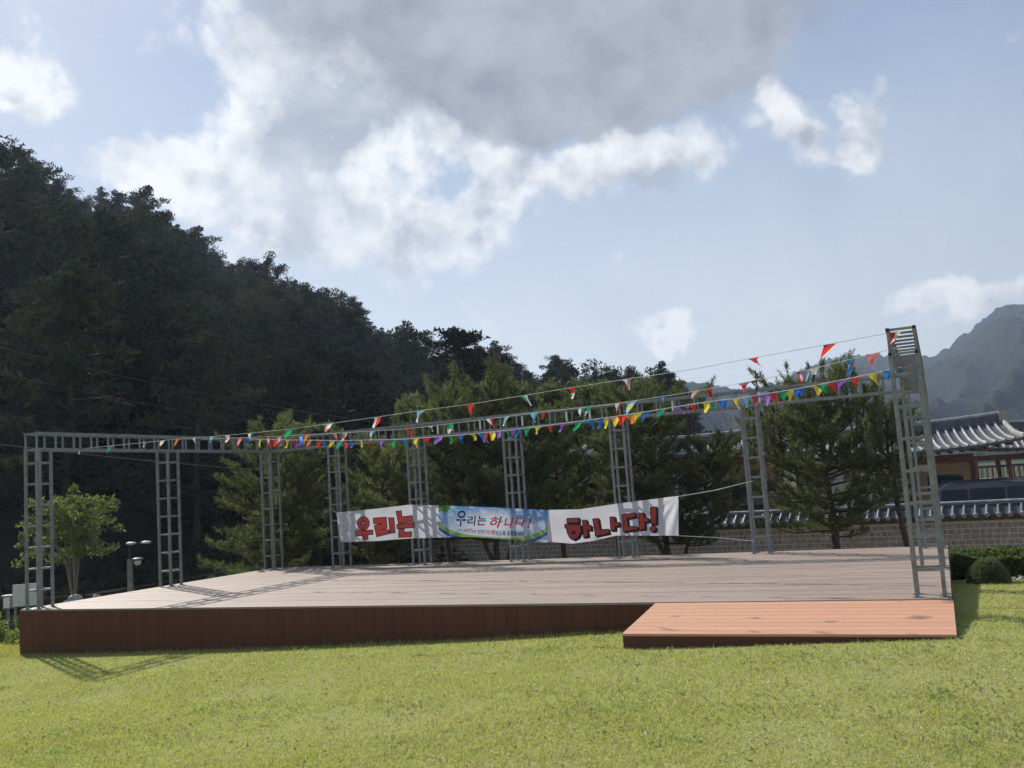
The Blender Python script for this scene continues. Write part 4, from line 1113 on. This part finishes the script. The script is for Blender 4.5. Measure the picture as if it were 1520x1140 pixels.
    MB().box(-bl-.3, bl+.3, -bh-.3, bh+.3, -.4, .30 if not open_ else .5).build('stone_base', MAT['concrete'], root)
    if open_:
        for yy in (-bh, bh):
            n = int(2*bl/.22)
            MB().box(-bl, bl, yy-.03, yy+.03, 1.02, 1.08).build('rail', MAT['timber'], root)
            for i in range(n): MB().box(-bl+i*.22-.018, -bl+i*.22+.018, yy-.018, yy+.018, .5, 1.02).build('baluster', MAT['timber'], root)
    return root
GZ = LOWZ
rA = at(1490, 622, 32.5)
hanok('tiled_house', rA[0]-4.15, rA[1], 8.6, 6.0, GZ, float(rA[2])-.22, float(at(1440, 664, 29)[2]), 'tiled roof house with brown posts behind the near truss column and black car', rot=.10, overx=1.5, lift=.24)
rB = at(1075, 640, 30.5)
hanok('tiled_house', rB[0]-1.2, rB[1], 7.0, 5.6, GZ, float(at(1100, 640, 30.5)[2])-.35, float(at(1100, 668, 28)[2]), 'tiled roof house seen between pines left of the large pine', rot=.16)
rC = at(838, 722, 31.5)
hanok('tiled_house', rC[0], rC[1]+2.2, 4.2, 4.6, GZ, float(rC[2])+.8, float(rC[2])+.02, 'small cream walled house half hidden behind pines above the blue banner', body='cream', panels=False, rot=.1)
rD = at(1520, 650, 43)
hanok('open_pavilion', rD[0]+2.4, rD[1], 11, 5.4, float(at(1480, 722, 41)[2])-.2, float(at(1520, 637, 43)[2]), float(at(1480, 669, 41)[2]), 'open timber pavilion with tiled roof and railing behind the black car', open_=True, posts=8, rot=.06, lift=.35)
# brick chimney
pc = at(1150, 757, 27.0); chz = float(at(1150, 733, 27)[2])
mb = MB(); random.seed(4)
root = empty('brick_chimney', (pc[0], pc[1], GZ), 'small brick chimney standing behind the wall left of the large pine', 'chimney')
MB().box(-.12, .12, -.12, .12, 0, chz-GZ).build('shaft', MAT['mortar'], root)
nbk = 0
for k in range(int((chz-GZ)/.085)):
    for (a, b) in ((-.128, -.004), (.004, .128)):
        MB().box(a, b, -.132, .0, k*.085+.006, k*.085+.079).build('brick', MAT['timber'], root)
MB().box(-.16, .16, -.16, .16, chz-GZ, chz-GZ+.07).build('chimney_cap', MAT['concrete'], root)

# ------------------------------------------------------------------ black car behind the wall
def car():
    c0 = at(1455, 740, 25.6); zg = GZ
    root = empty('parked_car', (c0[0]+.35, c0[1], zg), 'black car with dark windows parked behind the wall at the right', 'car')
    H_ = float(at(1450, 713, 25.6)[2])-zg; k = H_/1.75
    prof0 = [(-2.35, .45), (-2.38, .95), (-2.2, 1.12), (-1.9, 1.62), (-1.55, 1.72), (0, 1.76), (.75, 1.70), (1.45, 1.18), (2.2, 1.02), (2.38, .80), (2.38, .42)]
    body_p = [(-1.75, .40), (-1.78, .95), (-1.7, 1.10), (1.42, 1.12), (2.2, 1.0), (2.38, .80), (2.38, .40), (1.9, .28), (-1.4, .28)]
    def prism(p, w, w2, mat, name, smooth=False):
        n = len(p); V = [(x, -w if z_ < 1.2 else -w2, z_*k) for x, z_ in p]+[(x, w if z_ < 1.2 else w2, z_*k) for x, z_ in p]
        mb = MB(); mb.add(V, [tuple(range(n)), tuple(range(2*n-1, n-1, -1))]+[(i, i+n, (i+1) % n+n, (i+1) % n) for i in range(n)])
        o = mb.build(name, MAT[mat], root); bv = o.modifiers.new('bevel', 'BEVEL'); bv.width = .05; bv.segments = 3; return o
    prism(body_p, .92, .92, 'carpaint', 'body')
    prism([(-1.66, 1.08), (-1.5, 1.60), (-1.25, 1.71), (0, 1.745), (.72, 1.69), (1.42, 1.08)], .86, .70, 'carpaint', 'cabin')
    for s_ in (-1, 1):
        for (a, b, c_, d_) in ((-1.5, -.75, -1.36, -.75), (-.70, .15, -.70, .15), (.20, 1.2, .20, .62)):
            y0, y1 = s_*.885, s_*.735
            MB().add([(a, y0, 1.13*k), (b, y0, 1.13*k), (d_, y1, 1.60*k), (c_, y1, 1.60*k)], [(0, 1, 2, 3), (3, 2, 1, 0)]).build('window', MAT['glass'], root)
        MB().tube([(-1.2, s_*.62, 1.75*k), (.5, s_*.62, 1.75*k)], .018, 6).build('roof_rail', MAT['dark_metal'], root)
        MB().box(.95, 1.12, s_*.95-.08, s_*.95+.08, 1.12*k, 1.26*k).build('mirror', MAT['carpaint'], root)
        MB().box(2.2, 2.385, s_*.65-.17, s_*.65+.17, .78*k, .92*k).build('headlight', MAT['chrome'], root)
        for xx in (-1.1, 1.5):
            w_ = MB().tube([(xx, s_*.74, .34), (xx, s_*.94, .34)], .34, 20).build('wheel', MAT['rubber'], root)
            MB().tube([(xx, s_*.941, .34), (xx, s_*.96, .34)], .2, 12).build('rim', MAT['chrome'], w_)
    MB().add([(.80, -.66, 1.66*k), (.80, .66, 1.66*k), (1.46, .80, 1.12*k), (1.46, -.80, 1.12*k)], [(0, 1, 2, 3), (3, 2, 1, 0)]).build('windshield', MAT['glass'], root)
    root.rotation_euler[2] = .12
car()

# ------------------------------------------------------------------ hedge, bush, flowers at the right
def leafbox(name, x0, x1, y0, y1, z0, z1, n, label, cat, bulge=.05):
    pts = []
    a = rng.random((n, 3)); face = rng.random(n)
    p = np.empty((n, 3)); p[:, 0] = x0+(x1-x0)*a[:, 0]; p[:, 1] = y0+(y1-y0)*a[:, 1]; p[:, 2] = z0+(z1-z0)*a[:, 2]
    f1 = face < .45; p[f1, 1] = y0+rng.random(f1.sum())*.07
    f2 = (face >= .45) & (face < .8); p[f2, 2] = z1-rng.random(f2.sum())*.06
    p[:, 2] += .13*(fbm(p[:, 0]*2.2, p[:, 1]*3)-.45)*2*np.clip((p[:, 2]-z0)/(z1-z0), 0, 1); p[:, 1] += .08*(fbm(p[:, 0]*2.5+7, p[:, 2]*3)-.45)
    d = rng.normal(size=(n, 3)); d[:, 1] -= .3; d[:, 2] += .4; d /= np.linalg.norm(d, axis=1)[:, None]
    b = np.cross(d, rng.normal(size=(n, 3))); b /= np.linalg.norm(b, axis=1)[:, None]; s_ = (.018+.016*rng.random(n))[:, None]
    V = np.stack([p-b*s_*.6, p+d*s_*.2-0, p+b*s_*.6, p+d*s_*1.6], 1)
    root = empty(name, ((x0+x1)/2, (y0+y1)/2, z0), label, cat)
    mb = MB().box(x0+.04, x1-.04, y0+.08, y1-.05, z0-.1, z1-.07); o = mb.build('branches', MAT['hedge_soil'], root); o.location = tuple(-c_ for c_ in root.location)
    q = np.stack([V[:, 0], V[:, 1], V[:, 3], V[:, 2]], 1)
    o = trimesh('foliage', V[:, [0, 2, 3]], MAT['hedge_leaf'], root); o.location = tuple(-c_ for c_ in root.location)
    return root
hz = float(lawn_z(1., 14.5))
hx0 = -.03
leafbox('hedge', hx0, 9.0, 14.55, 15.5, hz+.04, float(at(1460, 820, 13.2)[2]), 90000, 'clipped green hedge right of the stage in front of the wall', 'hedge')
bc = at(1466, 846, 12.3)
root = empty('round_bush', (bc[0], bc[1], hz), 'small round clipped bush in front of the hedge', 'bush')
n = 16000; d = rng.normal(size=(n, 3)); d /= np.linalg.norm(d, axis=1)[:, None]; d[:, 2] = np.abs(d[:, 2])*1.0-.12
p = d*np.array([.25, .25, .34])*(.86+.16*rng.random(n))[:, None]+np.array([0, 0, .03])
dd = d+rng.normal(size=(n, 3))*.6; dd /= np.linalg.norm(dd, axis=1)[:, None]; b = np.cross(dd, rng.normal(size=(n, 3))); b /= np.linalg.norm(b, axis=1)[:, None]
MAT['bush_leaf'] = mat_leaf('bush_leaf', (.12, .14, .07), (.22, .24, .13), .3)
trimesh('foliage', np.stack([p-b*.010, p+b*.010, p+dd*.032], 1), MAT['bush_leaf'], root)
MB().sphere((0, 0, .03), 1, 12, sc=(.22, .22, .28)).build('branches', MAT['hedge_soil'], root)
mb = MB(); random.seed(8)
for i in range(420):
    x = random.uniform(.12, 5.0); y = random.uniform(14.30, 14.56); s_ = random.uniform(.010, .028)
    mb.sphere((x, y, hz+random.uniform(0, .05)), s_, 6, sc=(1, 1, .8), jit=.5)
tag(mb.build('pebbles', MAT['flower']), 'pale pebbles and small flowers along the foot of the hedge', 'pebbles', None, 'stuff')

# ------------------------------------------------------------------ left edge: signboard, box, lamp, rail, boulders, weeds
def at_ground(px, d, zoff=0):
    b = at(px, 850, d); return b[0], b[1], float(ground_z(b[0], b[1]))+zoff
m, nt = newmat('printed_sign'); MAT['sign'] = m
P_ = nd(nt, 'ShaderNodeTexCoord').outputs['Object']
wv = nd(nt, 'ShaderNodeTexWave', wave_type='BANDS', bands_direction='Z'); wv.inputs['Scale'].default_value = 9.; nt.links.new(P_, wv.inputs['Vector'])
br = noise(nt, vmth(nt, 'MULTIPLY', P_, (40, 40, 9)), 1.2, 2, .5)
c = mixc(nt, mth(nt, 'MULTIPLY', maprange(nt, wv.outputs['Fac'], .7, .9), maprange(nt, br, .45, .6)), (.60, .61, .60), (.35, .37, .38))
finish(nt, c, .5)
sc0 = at(38.5, 884, 18.2); gx, gy = sc0[0], sc0[1]; gz = float(ground_z(gx, gy))
root = empty('notice_board', (gx, gy, gz), 'white printed notice board on legs behind the left corner of the stage', 'sign'); root.rotation_euler[2] = .62
ppm = 18.2/F_PX
zt_, zb_ = sc0[2]+17*ppm-gz, sc0[2]-15*ppm-gz
MB().box(-.235, .235, -.012, .012, zb_, zt_).build('board', MAT['sign'], root)
for s_ in (-.2, .2): MB().box(s_-.018, s_+.018, .013, .045, -.1, zt_-.02).build('leg', MAT['galv'], root)
ub = at(12, 895, 19.0); uz = float(ground_z(ub[0], ub[1]))
root = empty('utility_box', (ub[0], ub[1], uz), 'small grey utility box on a post left of the notice board', 'box'); root.rotation_euler[2] = .5
zc = ub[2]-uz
MB().box(-.075, .075, -.06, .06, zc-.11, zc+.14).build('cabinet', MAT['concrete'], root); MB().box(-.10, .10, -.075, .07, zc+.141, zc+.16).build('lid', MAT['white_paint'], root)
MB().box(-.06, .06, -.068, -.061, zc-.09, zc+.11).build('door', MAT['white_paint'], root); MB().tube([(0, 0, -.1), (0, 0, zc-.111)], .03, 8).build('post', MAT['galv'], root)
# lamp post
lp = at(193, 850, 22.5); lz = float(ground_z(lp[0], lp[1]))
root = empty('lamp_post', (lp[0], lp[1], lz), 'short concrete lamp post with flat twin heads and a globe, left of the stage', 'lamp'); k_ = 22.5/F_PX
zz_ = lambda y: float(at(193, y, 22.5)[2])-lz
root.rotation_euler[2] = YAW*-1
MB().tube([(0, 0, -.1), (0, 0, zz_(830))], [.075, .065], 10).build('concrete_post', MAT['concrete'], root)
MB().tube([(0, 0, zz_(831)), (0, 0, zz_(808))], .03, 8).build('upper_post', MAT['dark_metal'], root)
MB().bar((-.02, 0, zz_(809)), (.45, 0, zz_(806)), .03).build('arm', MAT['dark_metal'], root)
for x in (.04, .40): MB().sphere((x, 0, zz_(808)+.02), .13, 12, sc=(1., .7, .28)).build('lamp_head', MAT['white_paint'], root, True)
MB().bar((0, 0, zz_(828)), (.17, 0, zz_(827)), .03).build('bracket', MAT['dark_metal'], root)
g_ = MB().sphere((.19, 0, zz_(835)), .085, 14).build('globe', MAT['white_paint'], root, True)
MB().sphere((.19, 0, zz_(831)), .135, 14, sc=(1, 1, .32)).build('shade', MAT['galv'], g_, True)
# curved street light in the distance
sl = at(615, 700, 30); root = empty('street_light', (sl[0], sl[1], GZ), 'thin grey street light with curved top behind the pines and rear beam', 'lamp')
zt2 = float(at(613, 604, 30)[2])-GZ
root.rotation_euler[2] = .42
MB().tube([(0, 0, 0), (0, 0, zt2*.55), (0, 0, zt2-.15), (.05, 0, zt2-.02), (.2, 0, zt2+.03)], [.05, .045, .035, .03, .03], 8).build('pole', MAT['galv'], root, True)
MB().box(.18, .42, -.05, .05, zt2, zt2+.05).build('lamp_head', MAT['white_paint'], root)
# low rail behind the left of the stage
pr = [at(x, y, d) for x, y, d in ((60, 888, 21), (130, 884, 22), (200, 872, 23), (270, 860, 24), (330, 850, 25), (390, 842, 26))]
root = empty('low_rail_fence', (0, 0, 0), 'low dark rail fence running behind the left edge of the stage', 'fence')
for i, p in enumerate(pr):
    MB().box(p[0]-.03, p[0]+.03, p[1]-.03, p[1]+.03, GZ-.2, p[2]+.02).build('post', MAT['bark'], root)
    if i:
        q = pr[i-1]; MB().bar(q, p, .05).build('rail', MAT['bark'], root); MB().bar((q[0], q[1], q[2]-.22), (p[0], p[1], p[2]-.22), .05).build('rail', MAT['bark'], root)
for i, (x, y, r_, d) in enumerate(((112, 890, .14, 20.5), (143, 887, .09, 21), (100, 896, .10, 20.2))):
    p = at(x, y, d); random.seed(i); mb = MB().sphere((0, 0, 0), r_, 12, sc=(1.3, 1, .8), jit=.25)
    o = mb.build('boulder', MAT['boulder'], None, True, (p[0], p[1], p[2])); tag(o, ['larger grey boulder below the leafy tree left of the stage', 'small pale boulder right of the leafy tree stems', 'low grey boulder nearest the stage edge under the leafy tree'][i], 'rock', 'boulders left of the stage')
    MB().box(-.05, .05, -.05, .05, -.6-r_*.5, -r_*.5).build('footing', MAT['boulder'], o)
# weeds
cs = []
random.seed(12)
for i in range(90):
    x = random.uniform(-25, -13.5); y = random.uniform(10.9, 13.5)
    if x > -14.2 and y < 11.3: continue
    h = random.uniform(.1, .42); cs += [(x+random.uniform(-.1, .1), y+random.uniform(-.1, .1), float(ground_z(x, y))+h*q) for q in (.2, .6, 1.)]
cs = np.array(cs)
tag(trimesh('weeds', clump_tris(cs, np.full(len(cs), .13), 60, .07, 1.0, .8), MAT['leaf']), 'tangled green weeds at the lawn edge left of the stage', 'weeds', None, 'stuff')
# ivy and low shrubs behind the rail so the foot of the wood closes
cs = []
for i in range(900):
    a = random.uniform(R(-60), R(-28)); r = random.uniform(25, 40)
    x, y = r*math.sin(a), r*math.cos(a); cs.append((x, y, LOWZ+random.uniform(.0, .55+(r-25)*.05)))
cs = np.array(cs)
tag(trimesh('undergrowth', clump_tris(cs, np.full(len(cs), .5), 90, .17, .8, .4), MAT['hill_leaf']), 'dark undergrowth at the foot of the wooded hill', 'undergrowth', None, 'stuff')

# overhead wires
def wire(pts, r, label):
    o = MB().tube(pts, r, 4).build('overhead_wire', MAT['wire']); tag(o, label, 'wire', 'overhead wires before the wooded hill')
def sagw(a, b, s_, n=16): return [a*(1-t)+b*t-np.array([0, 0, s_*4*t*(1-t)]) for t in np.linspace(0, 1, n)]
wire(sagw(at(-60, 652, 20), at(420, 700, 24), .06), .008, 'thin wire passing behind the left truss beam')
wire(sagw(at(-60, 500, 30), at(700, 640, 48), .5), .006, 'upper overhead wire crossing the dark hillside')
wire(sagw(at(-60, 540, 30), at(700, 652, 48), .6), .006, 'lower overhead wire crossing the dark hillside')

# ------------------------------------------------------------------ grass
N = 620000
u = rng.random(N)
Yg = 4.0+(14.3-4.0)*u**1.35
half_l, half_r = -.80, .28
Xg = -(Yg*1.42+1.2)+rng.random(N)*(Yg*(1.42+.22)+2.4)
keep = ~((Xg > X0-.01) & (Xg < X1+.01) & (Yg > Y0-.03)) & ~((Xg > RX0-.01) & (Xg < RX1+.01) & (Yg > RY-.0))
keep &= ~((Yg > 11.5) & (Xg < -17))
pn = fbm(Xg*1.1+5, Yg*1.1); keep &= rng.random(N) < np.clip(.45+1.3*pn, 0, 1)
Xg, Yg, pn = Xg[keep], Yg[keep], pn[keep]; n = len(Xg)
Zg = lawn_z(Xg, Yg)-.004
hg = (.011+.019*rng.random(n)**1.5)*(.7+.9*pn)*(1+1.1*((Yg > Y0-.16) & (Xg < RX0)))
tall = rng.random(n) < .012; hg[tall] *= 2.0
th = rng.random(n)*6.283; wdt = (.0020+.0018*rng.random(n))*(1+Yg*.10)
dx, dy = np.cos(th)*wdt, np.sin(th)*wdt
lean_ = rng.normal(size=(n, 2))*.55*hg[:, None]
V = np.empty((n, 3, 3)); V[:, 0] = np.stack([Xg-dx, Yg-dy, Zg], -1); V[:, 1] = np.stack([Xg+dx, Yg+dy, Zg], -1); V[:, 2] = np.stack([Xg+lean_[:, 0], Yg+lean_[:, 1], Zg+hg], -1)
m, nt = newmat('grass_blades'); MAT['grass'] = m
P_ = pos(nt); isl = nd(nt, 'ShaderNodeNewGeometry').outputs['Random Per Island']
n1 = noise(nt, P_, .6, 5, .6); n2 = noise(nt, P_, 4., 4, .6)
c = mixc(nt, isl, (.37, .405, .145), (.50, .51, .20))
c = mixc(nt, maprange(nt, n1, .45, .7, 0, .5), c, (.38, .36, .11))
c = mixc(nt, mth(nt, 'MULTIPLY', maprange(nt, n2, .5, .65), maprange(nt, isl, .4, .6)), c, (.42, .34, .16))
finish(nt, c, .6, 0, None, spec=.3, trans=.45, tcol=mixc(nt, 1., c, (1.2, 1.25, .7), 'MULTIPLY'))
tag(trimesh('grass', V, MAT['grass']), 'short sunlit lawn grass in front of the stage', 'grass', None, 'stuff')
# clover and broad weeds in patches
cp = []
random.seed(31)
for _ in range(85):
    y = random.uniform(5.2, 12.5); x = random.uniform(-y*1.3-.5, y*.15+1)
    if (x > X0-.1 and y > Y0-.15) or (x > RX0-.1 and x < RX1+.1 and y > RY-.15): continue
    s_ = random.uniform(.08, .4)
    for k in range(int(90*s_)+6): cp.append((x+random.gauss(0, s_), y+random.gauss(0, s_*.7)))
cp = np.array(cp)
ok = ~((cp[:, 0] > X0-.05) & (cp[:, 0] < X1+.05) & (cp[:, 1] > Y0-.06)) & ~((cp[:, 0] > RX0-.05) & (cp[:, 0] < RX1+.05) & (cp[:, 1] > RY-.06))
cp = cp[ok]
cc3 = np.column_stack([cp, lawn_z(cp[:, 0], cp[:, 1])+.018])
# dry leaves
MAT['clover_leaf'] = mat_leaf('clover_leaf', (.26, .32, .12), (.40, .44, .20), .4)
tag(trimesh('clover', clump_tris(cc3, np.full(len(cc3), .035), 5, .024, .4, 1.2), MAT['clover_leaf']), 'patches of clover and small weeds in the lawn', 'clover', None, 'stuff')
k = 900; y = 5+rng.random(k)*6; x = -y*1.3+rng.random(k)*(y*1.5)
ok = ~((x > RX0-.1) & (y > RY-.1)) & ~(y > Y0-.1); x, y = x[ok], y[ok]
lv = np.column_stack([x, y, lawn_z(x, y)+.02])
MAT['dry'] = mat_simple('dry_leaf', (.42, .36, .2), .8)
tag(trimesh('dry_leaves', clump_tris(lv, np.full(len(lv), .01), 1, .028, .3, 0), MAT['dry']), 'tiny dry leaves scattered over the lawn', 'leaves', None, 'stuff')

# ------------------------------------------------------------------ haze
hm = bpy.data.materials.new('haze_air'); hm.use_nodes = True; nt = hm.node_tree; nt.nodes.clear()
pv = nd(nt, 'ShaderNodeVolumePrincipled'); pv.inputs['Color'].default_value = (.62, .76, 1., 1); pv.inputs['Density'].default_value = .00035; pv.inputs['Anisotropy'].default_value = .35
o_ = nd(nt, 'ShaderNodeOutputMaterial'); nt.links.new(pv.outputs[0], o_.inputs['Volume'])
top = float(zz.max())+12
mb = MB().box(-3300, 3300, -3300, 3300, -8, top)
hz_o = mb.build('haze', hm); tag(hz_o, 'thin blue haze in the air', 'haze', None, 'stuff')
hm.cycles.homogeneous_volume = True if hasattr(hm.cycles, 'homogeneous_volume') else None
